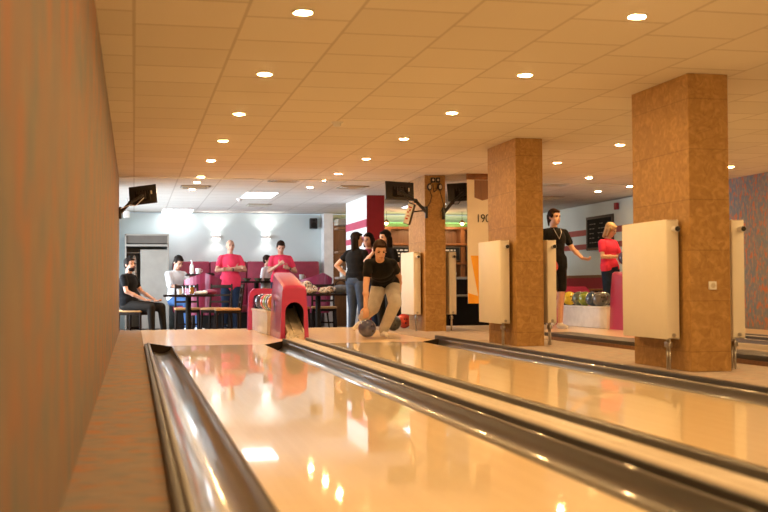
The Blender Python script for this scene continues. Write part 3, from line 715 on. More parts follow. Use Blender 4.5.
#PEOPLE_AND_CAFE
# ------------------------------------------------------------------ people
def hand(b, wr, d, n, curl=0.5, s=1.0, mirror=1, fr=0.0085, spread=0.0):
    """wr wrist point, d direction of the palm, n palm normal (the side fingers curl to), mirror=+1/-1 puts the thumb on +/- (d x n)"""
    d = V(d).normalized(); n = (V(n)-d*V(n).dot(d)).normalized(); sd = d.cross(n).normalized()*mirror
    pl = 0.088*s
    Rm = Matrix((sd, n, d)).transposed()
    b.ell(wr+d*pl*0.52, (0.041*s,0.016*s,0.052*s), Rm, 14, 8)
    b.ell(wr+d*pl*0.75, (0.040*s,0.013*s,0.028*s), Rm, 14, 8)
    for k, (off, ln) in enumerate(((0.030,0.070),(0.010,0.080),(-0.011,0.074),(-0.030,0.058))):
        p = wr+d*pl*0.9+sd*off*s; dd = (d + sd*off*spread*6).normalized(); r = fr*s
        for j, fl in enumerate((0.42,0.33,0.25)):
            ang = curl*(0.5+0.45*j)
            dd = (Matrix.Rotation(ang*-1, 3, sd*mirror) @ dd) if True else dd
            # make sure the bend goes towards n
            q = p+dd*ln*fl*s
            b.cap(p, q, r, r*0.9, 8, 2); p = q; r *= 0.92
    p = wr+d*pl*0.22+sd*0.034*s; dd = (d*0.62+sd*0.72+n*0.25).normalized(); r = 0.0105*s
    for fl in (0.040,0.030):
        q = p+dd*fl*s; b.cap(p,q,r,r*0.88,8,2); p = q; dd = (dd+d*0.5*1+n*curl*0.5-sd*0.2).normalized(); r *= 0.9

DEF = dict(pelvis=(0,0.0,0.93), waist=(0,0.0,1.08), chest=(0,0.0,1.27), neck=(0,0.01,1.43), head=(0,-0.015,1.585),
    shR=(-0.168,0.01,1.365), shL=(0.168,0.01,1.365), elR=(-0.235,0.03,1.11), elL=(0.235,0.03,1.11), wrR=(-0.25,-0.04,0.87), wrL=(0.25,-0.04,0.87),
    hR=(-0.09,0,0.90), hL=(0.09,0,0.90), kR=(-0.10,-0.01,0.49), kL=(0.10,-0.01,0.49), aR=(-0.105,0.03,0.085), aL=(0.105,0.03,0.085),
    tR=(-0.1,-1,0), tL=(0.1,-1,0), face=(0,-1,0), up=(0,0,1), hdR=(0,-0.1,-1), hdL=(0,-0.1,-1), hnR=(1,0,0), hnL=(-1,0,0), curl=0.45, curlR=None, curlL=None)

def person(loc, rz, label, shirt='cl_black', trousers='jeans', hair='short', haircol='hair_dark', shoe='shoe_white', skin='skin', shorts=False,
           girth=1.0, s=1.0, beard=False, wide=0.0, voxel=0.0085, sleeve=0.55, group=None, watch=None, longshirt=0.0, **J_):
    J = {k: (V(v) if isinstance(v, tuple) else v) for k, v in DEF.items()}
    for k, v in J_.items(): J[k] = V(v) if isinstance(v, (tuple, Vector)) else v
    g = girth
    f = J['face'].normalized(); u = (J['up']-f*J['up'].dot(f)).normalized(); sd = u.cross(f).normalized()   # sd: person's left for face -y -> +x ... sign fixed below
    HR = Matrix((sd, f, u)).transposed()
    H = J['head']
    hp = lambda x, y, z: H + sd*x + f*y + u*z
    # torso frame
    ax = (J['shL']-J['shR']).normalized(); hx = (J['hL']-J['hR']).normalized()
    spine = (J['neck']-J['pelvis']).normalized()
    tf = ax.cross(spine).normalized(); TR = Matrix((ax, tf, ax.cross(tf))).transposed()
    lowf = (J['waist']-J['pelvis']).normalized(); pf = hx.cross(lowf).normalized(); PR = Matrix((hx, pf, hx.cross(pf))).transposed()
    def torso(b, k):
        b.ell(J['pelvis'], (0.158*g+k,0.108*g+k,0.12+k), PR)
        b.ell(J['waist'], (0.135*g+k,0.100*g+k,0.13+k*0.5), TR)
        b.ell((J['waist']+J['chest'])/2, (0.142*g+k,0.104*g+k,0.13+k*0.5), TR)
        b.ell(J['chest'], (0.160*g+k,0.112*g+k,0.16+k*0.5), TR)
        b.cap(J['shR'], J['shL'], 0.040+k, 0.040+k)
        for q in 'RL': b.cap(J['neck']-spine*0.03, J['sh'+q], 0.046+k, 0.044+k)
        b.cap(J['chest']+ (J['neck']-J['chest'])*0.35, J['neck']-spine*0.015, 0.085+k*0.6, 0.055+k*0.3)
    b = B(); torso(b, -0.010)
    b.cap(J['neck']-spine*0.02, hp(0,-0.02,-0.06), 0.055, 0.048)
    # head
    b.ell(hp(0,-0.012,0.028), (0.074,0.092,0.088), HR)
    b.ell(hp(0,0.022,-0.035), (0.060,0.066,0.075), HR)
    b.ell(hp(0,0.052,-0.085), (0.030,0.026,0.024), HR, 12, 8)
    b.ell(hp(0,0.083,-0.020), (0.013,0.022,0.022), HR, 12, 8); b.ell(hp(0,0.074,0.008), (0.008,0.014,0.028), HR, 10, 6)
    b.ell(hp(0,0.070,0.030), (0.050,0.012,0.010), HR, 12, 6)
    for q in (-1,1):
        b.ell(hp(q*0.074,-0.012,-0.008), (0.009,0.020,0.032), HR, 10, 8)
        b.ell(hp(q*0.036,0.055,-0.030), (0.020,0.018,0.022), HR, 10, 8)
    b.ell(hp(0,0.076,-0.056), (0.024,0.010,0.011), HR, 10, 6)
    for q in 'RL':
        b.cap(J['sh'+q], J['el'+q], 0.046, 0.037, 14); b.cap(J['el'+q], J['wr'+q], 0.036, 0.024, 14)
        b.ell(J['el'+q]*0.62+J['wr'+q]*0.38, (0.040,0.040,0.05), V((0,0,1)).rotation_difference(J['wr'+q]-J['el'+q]), 12, 8)
        c = J['curl'+q] if J['curl'+q] is not None else J['curl']
        hand(b, J['wr'+q], J['hd'+q], J['hn'+q], c, 1.0, 1 if q == 'R' else -1)
        thin = 0 if shorts else 0.014
        b.cap(J['h'+q], J['k'+q], 0.088*g-thin, 0.056-thin, 16); b.cap(J['k'+q], J['a'+q], 0.054-thin, 0.036-thin*0.3, 14)
        cp = J['k'+q]*0.68+J['a'+q]*0.32; t = J['t'+q].normalized()
        b.ell(cp - t*0.018, (0.054-thin,0.054-thin,0.10), V((0,0,1)).rotation_difference(J['a'+q]-J['k'+q]), 14, 8)
        b.cap(J['a'+q]-t*0.02+V((0,0,-0.045)), J['a'+q]+t*0.13+V((0,0,-0.055)), 0.032, 0.026, 12)
    o = b.vox('person', skin, None, loc, voxel, 3); o.rotation_euler = (0,0,rz); o.scale = (s,s,s)
    tag(o, label, 'person', group)
    # shirt
    b = B(); kk = 0.016
    b.ell(J['waist'], (0.135*g+kk,0.100*g+kk,0.15), TR); b.ell((J['waist']+J['chest'])/2, (0.142*g+kk,0.104*g+kk,0.14), TR); b.ell(J['chest'], (0.160*g+kk,0.112*g+kk,0.168), TR)
    b.cap(J['shR'], J['shL'], 0.044+kk*0.5, 0.044+kk*0.5)
    for q in 'RL': b.cap(J['neck']-spine*0.035, J['sh'+q], 0.046+kk*0.4, 0.046+kk*0.6)
    b.cap(J['chest']+(J['neck']-J['chest'])*0.35, J['neck']-spine*0.022, 0.09, 0.064)
    b.ell(J['pelvis']+(J['waist']-J['pelvis'])*(0.55-longshirt*0.6), (0.158*g+kk+0.004,0.108*g+kk+0.006,0.12+longshirt*0.05), PR)
    if longshirt > 0.3: b.cap(J['waist'], J['pelvis']-V((0,0,0.02+0.1*longshirt)), 0.105*g+kk, 0.10*g+kk); b.ell(J['pelvis']-V((0,0,0.04)), (0.160*g+kk,0.11*g+kk,0.14), PR); b.ell((J['pelvis']+J['waist'])/2, (0.155*g+kk,0.11*g+kk,0.14), PR)
    for q in 'RL':
        up_ = (J['waist']-J['pelvis']).normalized(); b.cap(J['h'+q]+up_*0.08, J['h'+q]+up_*(0.055-0.16*longshirt), 0.088*g+kk*0.9, 0.088*g+kk*1.1)
    for q in 'RL':
        e_ = J['sh'+q]+(J['el'+q]-J['sh'+q])*min(sleeve,1)
        b.cap(J['sh'+q], e_, 0.046+kk*0.8, 0.042+kk*0.8+(0.002 if sleeve < 1 else 0))
        if sleeve > 1: b.cap(J['el'+q], J['el'+q]+(J['wr'+q]-J['el'+q])*(sleeve-1), 0.052, 0.040)
        # folds
    b.vox('shirt', shirt, o, (0,0,0), voxel*1.15, 4)
    # trousers
    b = B(); kk = 0.012+wide*0.3
    b.ell(J['pelvis']+(J['waist']-J['pelvis'])*0.1, (0.158*g+kk,0.108*g+kk,0.13), PR)
    for q in 'RL':
        if shorts:
            e_ = J['h'+q]+(J['k'+q]-J['h'+q])*0.78; b.cap(J['h'+q], e_, 0.098*g, 0.085)
        else:
            b.cap(J['h'+q], J['k'+q], 0.088*g+kk, 0.060+kk+wide*0.4, 16); b.cap(J['k'+q], J['a'+q]+V((0,0,0.005)), 0.058+kk+wide*0.4, 0.048+wide, 14)
    b.vox('shorts' if shorts else 'trousers', trousers, o, (0,0,0), voxel*1.15, 4)
    for q in 'RL':
        t = J['t'+q].normalized(); a = J['a'+q]; dn = V((0,0,-1)); fd = J.get('fd'+q)
        b = B(); h0 = a-t*0.035+dn*0.045; b.cap(h0, a+t*0.06+dn*0.050, 0.038, 0.038, 14); b.cap(a+t*0.06+dn*0.050, a+t*0.145+dn*0.058, 0.038, 0.028, 14); b.cap(a+dn*0.02, h0, 0.040, 0.036)
        sh = b.vox('shoe', shoe, o, (0,0,0), voxel, 2)
        b = B(); b.cap(h0+dn*0.026, a+t*0.145+dn*0.074, 0.014, 0.014, 10); q_ = b.build('sole', 'sole', sh)
    # hair
    b = B()
    if hair == 'bald':
        for q in (-1,1): b.ell(hp(q*0.060,-0.035,-0.005), (0.020,0.050,0.035), HR)
        b.ell(hp(0,-0.080,-0.01), (0.055,0.028,0.04), HR)
    else:
        b.ell(hp(0,-0.024,0.042), (0.081,0.094,0.088), HR)
        b.ell(hp(0,-0.050,-0.005), (0.074,0.062,0.075), HR)
        b.ell(hp(0,0.045,0.082), (0.055,0.035,0.022), HR)
        for q in (-1,1): b.ell(hp(q*0.070,-0.005,0.025), (0.014,0.040,0.042), HR)
        if hair == 'long':
            for q in (-1,0,1):
                st = hp(q*0.055,-0.055,-0.02); b.cap(st, st+V((0,0,-0.24))-f*0.02+sd*q*0.01, 0.044, 0.026)
            for q in (-1,1):
                st = hp(q*0.074,-0.005,0.03); b.cap(st, st+V((0,0,-0.17))-f*0.005, 0.020, 0.020)
        if hair == 'bob':
            for q in (-1,1):
                st = hp(q*0.072,-0.01,0.03); b.cap(st, st-u*0.13+sd*q*0.008, 0.028, 0.022)
                st = hp(q*0.045,-0.060,0.0); b.cap(st, st-u*0.13, 0.045, 0.032)
            b.cap(hp(0,-0.065,0.0), hp(0,-0.065,-0.12), 0.045, 0.035)
        if hair == 'tied':
            b.ell(hp(0,-0.115,0.02), (0.032,0.030,0.035), HR); b.cap(hp(0,-0.12,0.0), hp(0.02,-0.13,-0.12), 0.028, 0.012)
    b.vox('hair', haircol, o, (0,0,0), voxel*0.9, 3)
    if beard:
        b = B(); b.ell(hp(0,0.030,-0.070), (0.058,0.060,0.046), HR); b.ell(hp(0,0.062,-0.088), (0.034,0.030,0.030), HR); b.vox('beard', haircol, o, (0,0,0), voxel*0.8, 2)
        b = B(); b.cap(hp(-0.022,0.088,-0.044), hp(0.022,0.088,-0.044), 0.006); b.build('moustache', haircol, o)
    for q in (-1,1):
        e_ = B().ell(hp(q*0.030,0.074,0.008), (0.013,0.007,0.007), HR, 12, 8).build('eye', 'eye', o)
        B().cap(hp(q*0.018,0.081,0.026), hp(q*0.044,0.073,0.027), 0.0045, 0.003, 8, 2).build('eyebrow', haircol if hair != 'bald' else 'hair_brown', o)
    b = B(); b.cap(hp(-0.019,0.083,-0.055), hp(0.019,0.083,-0.055), 0.005, 0.005, 8, 2); b.build('mouth', 'lips', o)
    if watch:
        w1 = J['wr'+watch]; dd = (J['el'+watch]-w1).normalized()
        B().lathe([(0.029,-0.011),(0.033,-0.011),(0.033,0.011),(0.029,0.011),(0.029,-0.011)], w1+dd*0.045, 20, V((0,0,1)).rotation_difference(dd)).build('wristwatch', 'black', o)
    return o

def loc_of(P0, pts):     # pixel points with depths -> local joints
    return {k: at(*v)-P0 for k, v in pts.items()}

# the bowler, crouching over her sliding foot, ball just above the boards
P0 = V((2.86, 13.0, 0.0))
J = loc_of(P0, dict(pelvis=(386,283.5,13.42), waist=(384,276.5,13.27), chest=(380.5,268,13.05), neck=(380,260.5,12.92), head=(380,250.5,12.80),
    shR=(368.5,263.5,12.97), shL=(392.5,263.5,13.0), elR=(366,285,12.93), elL=(399,277,13.35), wrR=(365.5,307,12.86), wrL=(399.5,292,13.62),
    hR=(379.5,285,13.40), hL=(392,285,13.40), kR=(373,308,13.15), kL=(395,303.5,12.90), aR=(363,318,13.50), aL=(383.5,329.5,13.05)))
bc = at(367,329,12.86); 
J['aL'].z = 0.095
person(P0, 0, 'woman in black t-shirt and cream trousers bending low to release a ball', 'cl_black', 'cream_cloth', 'tied', 'hair_brown', 'shoe_white', 'skin_light',
    face=(0.0,-0.86,-0.42), up=(0,-0.35,0.93), tL=(0.05,-1,0), tR=(-0.75,-0.35,-0.4), hdR=(0.05,-0.12,-1), hnR=(0.15,-1,-0.1), curlR=0.55, hdL=(0,0.5,-0.8), wide=0.012, voxel=0.0065, sleeve=0.50, girth=0.96, longshirt=0.1, **J)
o = ball((bc.x+0.01,12.90,bc.z+0.005),'navy','dark blue ball held by the crouching woman just above the floor',rot=0.5)

# seated man beside the sponged wall, looking towards the lanes
SIT = dict(pelvis=(0,0.08,0.56), waist=(0,0.10,0.72), chest=(0,0.09,0.93), neck=(0,0.07,1.09), head=(0,0.05,1.245), hR=(-0.09,0.06,0.55), hL=(0.09,0.06,0.55),
    kR=(-0.13,-0.40,0.54), kL=(0.13,-0.40,0.54), aR=(-0.13,-0.42,0.10), aL=(0.14,-0.38,0.10), shR=(-0.168,0.08,1.03), shL=(0.168,0.08,1.03),
    elR=(-0.25,-0.02,0.80), elL=(0.25,-0.02,0.80), wrR=(-0.16,-0.26,0.72), wrL=(0.17,-0.26,0.70), hdR=(0.3,-1,-0.1), hdL=(-0.3,-1,-0.15), hnR=(0,0,-1), hnL=(0,0,-1))
def sit(**k): d = dict(SIT); d.update(k); return d
person((-0.02,18.0,ZF), math.radians(62), 'bearded man in dark t-shirt and black trousers seated beside the wall edge', 'cl_black', 'blackmatte', 'short', 'hair_dark', 'shoe_white', beard=True, girth=1.18,
    s=0.95, **sit(face=(-0.30,-1,0.02), wrR=(-0.13,-0.30,0.66), wrL=(0.15,-0.33,0.65), hnR=(0,0,-1), kL=(0.20,-0.42,0.54), aL=(0.22,-0.46,0.10)))
# man in white shirt on the bench looking down
person((0.80,20.85,ZF), math.radians(35), 'dark haired man in white shirt seated by the bench, looking down at the table', 'cl_white', 'jeans', 'short', 'hair_dark', 'shoe_white', 'skin',
    s=1.03, girth=0.92, **sit(face=(0,-0.85,-0.5), up=(0,-0.4,0.9), head=(0,0.0,1.24), sleeve=0.95, elR=(-0.24,-0.08,0.82), elL=(0.24,-0.10,0.82), wrR=(-0.08,-0.30,0.80), wrL=(0.10,-0.32,0.80)))
# man in pink polo with folded arms
person((1.76,21.0,ZF), math.radians(6), 'balding man in pink polo shirt standing with folded arms, smiling', 'cl_coral', 'jeans_dark', 'bald', 'hair_grey', 'shoe_dark', 'skin',
    girth=1.06, longshirt=0.55, watch='L', face=(0.05,-1,-0.05), elR=(-0.27,-0.06,1.13), elL=(0.27,-0.06,1.13), wrR=(0.06,-0.19,1.17), wrL=(-0.04,-0.22,1.14), hdR=(1,-0.05,0.15), hdL=(-1,-0.02,0.15), hnR=(0,1,0), hnL=(0,1,0), curl=0.35)
# man in pink with hands raised, looking down
person((2.70,20.9,ZF), math.radians(10), 'dark haired man in pink shirt with black wristwatch, looking down at his hands', 'cl_coral', 'jeans_dark', 'short', 'hair_brown', 'shoe_dark', 'skin',
    girth=1.15, s=0.99, watch='L', face=(-0.15,-0.88,-0.45), up=(0,-0.35,0.93), head=(-0.02,-0.05,1.575), elR=(-0.26,-0.08,1.12), elL=(0.27,-0.06,1.11), wrR=(-0.13,-0.27,1.24), wrL=(0.06,-0.26,1.18), hdR=(0.7,-0.3,0.5), hdL=(-1,-0.2,0.3), hnR=(0,1,0), hnL=(0,1,0), curl=0.8)
# person in white behind him
person((2.50,21.45,ZF), math.radians(60), 'person in long white shirt mostly hidden behind the man looking down', 'cl_white', 'cl_white', 'short', 'hair_brown', 'shoe_white', 'skin',
    s=0.84, sleeve=1.5, longshirt=0.6, girth=1.05)
# woman with long dark hair, hand on hip
person((3.45,17.35,ZF), math.radians(130), 'woman with long dark hair and black top, hand on hip, in blue jeans', 'cl_black', 'jeans_grey', 'long', 'hair_dark', 'shoe_white', 'skin_light',
    girth=1.2, s=0.985, face=(-0.76,-0.67,-0.06), elL=(0.33,0.12,1.17), wrL=(0.19,0.02,1.0), hdL=(-0.6,-0.6,-0.4), hnL=(-1,0.3,0), sleeve=0.42, elR=(-0.25,0.0,1.1), wrR=(-0.22,-0.15,0.95))
# woman behind, facing the camera side
person((3.73,17.80,ZF), math.radians(-20), 'dark haired person in dull pink top facing the woman with hand on hip', 'tub', 'jeans_dark', 'bob', 'hair_dark', 'shoe_dark', 'skin',
    s=0.99, face=(-0.45,-0.9,-0.1))
# dark haired woman behind the bowler, hand to her face
person((3.82,16.93,ZF), math.radians(-55), 'dark haired woman in black standing behind the bowler, hand at her face', 'cl_black', 'blackmatte', 'long', 'hair_dark', 'shoe_dark', 'skin_light',
    s=0.99, face=(-0.2,-1,-0.1), elR=(-0.22,-0.22,1.22), wrR=(-0.05,-0.22,1.36), hdR=(0.3,0.3,0.9), hnR=(0,1,0), wrL=(0.2,-0.1,0.87))
# woman walking with a red ball
o = person((5.84,14.95,0.0), math.radians(8), 'woman in black t-shirt dress walking with a red ball, hair tied back', 'cl_black', 'cl_black', 'tied', 'hair_brown', 'shoe_white', 'skin_light', shorts=True,
    voxel=0.0075, longshirt=0.5, face=(0.30,-1,-0.05), elR=(-0.30,0.03,1.13), wrR=(-0.27,-0.20,0.86), hdR=(0.45,-0.9,0.0), hnR=(0,0,1), curlR=0.6, elL=(0.28,-0.02,1.14), wrL=(0.37,-0.14,1.00), hdL=(0.5,-0.7,-0.2), hnL=(-0.5,0,-0.8), curlL=0.8,
    kR=(-0.08,-0.10,0.50), aR=(-0.06,0.05,0.13), kL=(0.07,-0.05,0.49), aL=(0.08,0.0,0.085), s=1.0, sleeve=0.6)
bq = at(550.5,266.5,14.62); ball((bq.x,14.62,bq.z),'red','red ball carried at waist height by the walking woman',rot=-0.3)
# necklace belongs to her
nb = B().tube([(-0.055,-0.085,1.42),(-0.045,-0.125,1.36),(-0.015,-0.140,1.30),(0.0,-0.145,1.27),(0.015,-0.140,1.30),(0.045,-0.125,1.36),(0.055,-0.085,1.42)],0.004).build('necklace','metal',o)
# blonde woman
person((7.20,16.15,0.0), math.radians(28), 'blonde woman in coral pink t-shirt looking down at the ball she holds', 'cl_coral', 'jeans_dark', 'bob', 'hair_blonde', 'shoe_white', 'skin_light',
    voxel=0.0075, s=0.93, pelvis=(0.05,0,0.93), hR=(-0.04,0,0.90), hL=(0.14,0,0.90), kR=(-0.03,0,0.49), kL=(0.15,0,0.49), aR=(-0.03,0.03,0.085), aL=(0.16,0.03,0.085), face=(0.45,-0.8,-0.42), up=(0,-0.3,0.95), head=(0.01,-0.05,1.58), elR=(-0.24,-0.06,1.13), wrR=(0.02,-0.27,1.13), hdR=(1,-0.25,0.1), hnR=(0,0.3,1), curlR=0.6, elL=(0.25,-0.06,1.12), wrL=(0.24,-0.28,1.10), hdL=(-0.5,-0.8,0.1), hnL=(-0.3,0,1))
ball((7.36,15.90,1.03),'navy','dark blue ball held in front of the blonde woman',rot=0.6)

# ------------------------------------------------------------------ cafe: wardrobe, bench, lamps
zf = ZF
e = empty('wardrobe', (0.245,22.35,zf), 'tall grey laminate coat wardrobe with open shelf at the cafe wall', 'wardrobe')
b = B(); b.bb(-0.42,-0.39,-0.22,0.5,0,1.86); b.bb(0.39,0.42,-0.22,0.5,0,1.86); b.bb(-0.42,0.42,0.47,0.5,0,1.86); b.bb(-0.42,0.42,-0.22,0.5,1.83,1.86); b.build('carcass','wardrobe',e,smooth=False)
B().bb(-0.39,0.39,-0.20,0.46,1.68,1.83).build('upper_panel','wardrobe_dark',e,smooth=False)
B().bb(-0.40,0.40,-0.24,0.47,1.62,1.66,0.004).build('hat_shelf','wardrobe',e,smooth=False)
B().bb(-0.12,0.39,-0.18,0.46,0.02,1.56,0.004).build('door_panel','wardrobe',e,smooth=False)
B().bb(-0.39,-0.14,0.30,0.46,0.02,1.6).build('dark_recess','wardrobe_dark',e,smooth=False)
B().cyl((-0.39,0.0,1.50),(-0.12,0.0,1.50),0.012).build('coat_rail','metal',e)
for i,(dx,cc,lab) in enumerate([(-0.34,'grey_cloth','grey jacket hanging in the wardrobe'),(-0.24,'floral','patterned coat hanging in the wardrobe')]):
    b = B(); b.ell((0,0,0),(0.045,0.10,0.20)); b.ell((0,0,-0.2),(0.05,0.12,0.25)); b.cap((0,0,0.15),(0,0,0.18),0.02)
    tag(b.vox('hanging_jacket',cc,None,(0.245+dx,22.3,zf+1.26),0.012,2),lab,'jacket')
# crimson bench along the wall
e = empty('bench_sofa', (2.2,22.4,zf), 'long crimson leather bench with high back along the pale wall', 'bench')
B().bb(-1.45,1.50,-0.28,0.42,0.32,0.46,0.03).build('seat','red_sofa',e)
B().bb(-1.42,1.47,-0.24,0.40,0.0,0.33).build('plinth','blackmatte',e,smooth=False)
for k in range(4):
    x0 = -1.45+k*0.7375; B().bb(x0+0.004,x0+0.733,0.12,0.42,0.44,1.335,0.035).build('back_cushion','red_sofa',e)
# wall sconces
def sconce(x, lab):
    e = empty('wall_sconce', (x,YB-0.001,1.64), lab, 'wall lamp', 'white wall sconces')
    B().bb(-0.10,0.10,-0.075,0.0,-0.028,0.028,0.006).build('housing','white_cer',e)
    for z in (0.029,-0.029): B().bb(-0.08,0.08,-0.065,-0.012,z-0.002,z+0.002).build('lens','sconce_glow',e,smooth=False)
    for sg in (1,-1):
        l = bpy.data.lights.new('sconce_glow','SPOT'); l.energy = 10 if sg > 0 else 4; l.color = (1,0.95,0.88); l.spot_size = math.radians(120); l.spot_blend = 0.7; l.shadow_soft_size = 0.03
        o = bpy.data.objects.new('sconce_light',l); COL.objects.link(o); o.parent = e; o.location = (0,-0.15,0.045*sg)
        o.rotation_euler = (PI,0,0) if sg > 0 else (0,0,0)
        o.rotation_euler.x += math.radians(-8)*sg
sconce(1.63,'white wall sconce throwing light up and down above the man with folded arms')
sconce(2.645,'white wall sconce lighting the wall above the man looking at his hands')
e = empty('loudspeaker', (3.62,22.84,1.92), 'small black loudspeaker high on the pale wall by the white post', 'loudspeaker')
B().bb(-0.075,0.075,-0.12,0.02,-0.11,0.11,0.01).build('cabinet','black',e)
b = B().lathe([(0,0),(0.05,0.0),(0.055,0.008),(0,0.008)],(0,-0.122,-0.03),20,(PI/2,0,0)); b.lathe([(0,0),(0.02,0.0),(0.022,0.006),(0,0.006)],(0,-0.122,0.06),16,(PI/2,0,0)); b.build('driver','blackmatte',e)
B().bb(-0.02,0.02,0.015,0.058,-0.02,0.02).build('bracket','black',e)
e = empty('exit_lamp', (-0.13,19.5,1.93), 'small white emergency lamp box hanging near the screen by the sponged wall', 'lamp'); 
e.location = at(126.5,214.5,19.5)
B().bb(-0.05,0.05,-0.03,0.03,-0.06,0.06,0.008).build('housing','white_cer',e)
B().cyl((0,0,0.05),(0,0,ZC+0.02-e.location.z),0.008).build('rod','white_cer',e)
# alarm lamp and blackboard on the far wall
e = empty('alarm_lamp', (XR-0.001,at(623,200,17.9).y,1.985), 'small dark red alarm lamp high on the far wall', 'alarm lamp')
yy = 17.9
e.location = (XR-0.001, 18.2, 2.0)
B().bb(-0.05,0,-0.06,0.06,-0.06,0.06,0.01).build('housing','crimson_paint',e)
B().ell((-0.05,0,0),(0.02,0.035,0.035)).build('lens','maroon_stripe',e)
e = empty('blackboard', (XR-0.012,18.95,1.57), 'dark framed blackboard with chalk writing on the striped far wall', 'blackboard')
B().bb(-0.02,0.005,-0.60,0.60,-0.31,0.31,0.005).build('board_frame','frame_dark',e)
B().bb(-0.024,-0.018,-0.53,0.53,-0.26,0.26).build('board_surface','board',e,smooth=False)
b = B(); rr = random.Random(3)
for k in range(5):
    y = 0.42
    while y > -0.40:
        l = rr.uniform(0.04,0.11)
        b.bb(-0.026,-0.0235,y-l,y,0.16-k*0.085,0.175-k*0.085); y -= l+0.035+(0.15 if rr.random() < 0.25 else 0)
b.build('chalk_writing','wardrobe_dark',e,smooth=False)
B().bb(-0.045,0.0,-0.5,0.5,-0.30,-0.285,0.003).build('chalk_ledge','bar_wood',e)

# ------------------------------------------------------------------ tables and chairs
def table(x, y, w_, d_, h, lab, round_=False, group='dark cafe tables'):
    e = empty('cafe_table', (x,y,zf), lab, 'table', group)
    if round_: B().lathe([(0,h-0.035),(w_/2-0.01,h-0.035),(w_/2,h-0.02),(w_/2,h-0.005),(w_/2-0.008,h),(0,h)],(0,0,0),36).build('table_top','dark_wood',e)
    else: B().bb(-w_/2,w_/2,-d_/2,d_/2,h-0.035,h,0.006).build('table_top','dark_wood',e)
    B().cyl((0,0,0.03),(0,0,h-0.03),0.045,0.045,20).build('pedestal','blackmatte',e)
    b = B(); b.lathe([(0,0),(0.22,0),(0.22,0.012),(0.06,0.035),(0,0.035)],(0,0,0),32); b.build('foot_plate','blackmatte',e)
    return e
def chair_proto():
    e = empty('cafe_chair', (0,0,0), 'x', 'chair')
    # faces -y : backrest on +y side
    B().bb(-0.21,0.21,-0.21,0.21,0.435,0.475,0.015).build('seat','tan_seat',e)
    b = B()
    for sx in (-1,1):
        b.bb(sx*0.19-0.012,sx*0.19+0.012,-0.2,0.2,0.39,0.435,0.003)
    for sy in (-1,1): b.bb(-0.2,0.2,sy*0.19-0.012,sy*0.19+0.012,0.39,0.435,0.003)
    b.build('seat_frame','dark_wood',e)
    for sx in (-1,1):
        for sy in (-1,1):
            b = B(); b.cap((sx*0.195,sy*0.195,0.02),(sx*0.185,sy*0.185,0.44),0.017,0.020,10); b.build('leg','dark_wood',e)
    for sx in (-1,1):
        B().cap((sx*0.19,0.195,0.44),(sx*0.185,0.25,0.86),0.019,0.016,10).build('back_post','dark_wood',e)
    b = B()
    for z,yy in ((0.83,0.245),(0.68,0.228),(0.57,0.213)): b.box((0,yy,z),(0.37,0.018,0.055 if z>0.8 else 0.035),0.006,(math.radians(-7),0,0))
    b.build('back_slat','dark_wood',e)
    b = B(); b.bb(-0.18,0.18,-0.008,0.008,0.18,0.205); b.build('stretcher','dark_wood',e)
    return e
cp = chair_proto(); cfirst = True
def chair(x, y, rz, lab):
    global cfirst
    o = cp if cfirst else copy_tree(cp); cfirst = False
    o.location = (x,y,zf); o.rotation_euler = (0,0,math.radians(rz)); o['label'] = lab; o['group'] = 'dark wooden chairs with tan seats'
table(0.87,18.55,0.80,0.70,0.70,'dark square table with orange drink beside the bearded man')
table(3.02,18.55,0.95,0.75,0.70,'dark table with folded floral scarf and grey bag')
table(1.16,20.38,0.50,0.45,1.06,'small dark table in front of the man in white shirt',group='small far tables')
table(2.28,21.3,0.62,0.62,0.93,'round dark table between the two men in pink, with dishes',True,'small far tables')
chair(0.02,18.02,62,'dark wooden chair under the bearded man')
chair(0.88,19.20,0,'tan seated chair behind the orange drink table, near the wardrobe side')
chair(1.36,19.05,-25,'tan seated chair at the corner of the orange drink table, near the standing man')
chair(1.50,18.45,-90,'tan seated chair pushed in at the side of the orange drink table')
chair(2.72,19.10,5,'tan seated chair behind the scarf table, next to the crimson hood')
chair(3.22,19.15,-5,'tan seated chair behind the scarf table, near the striped pillar')
chair(3.72,18.15-0.0,-80,'tan seated chair beside the woman with hand on hip') if False else None
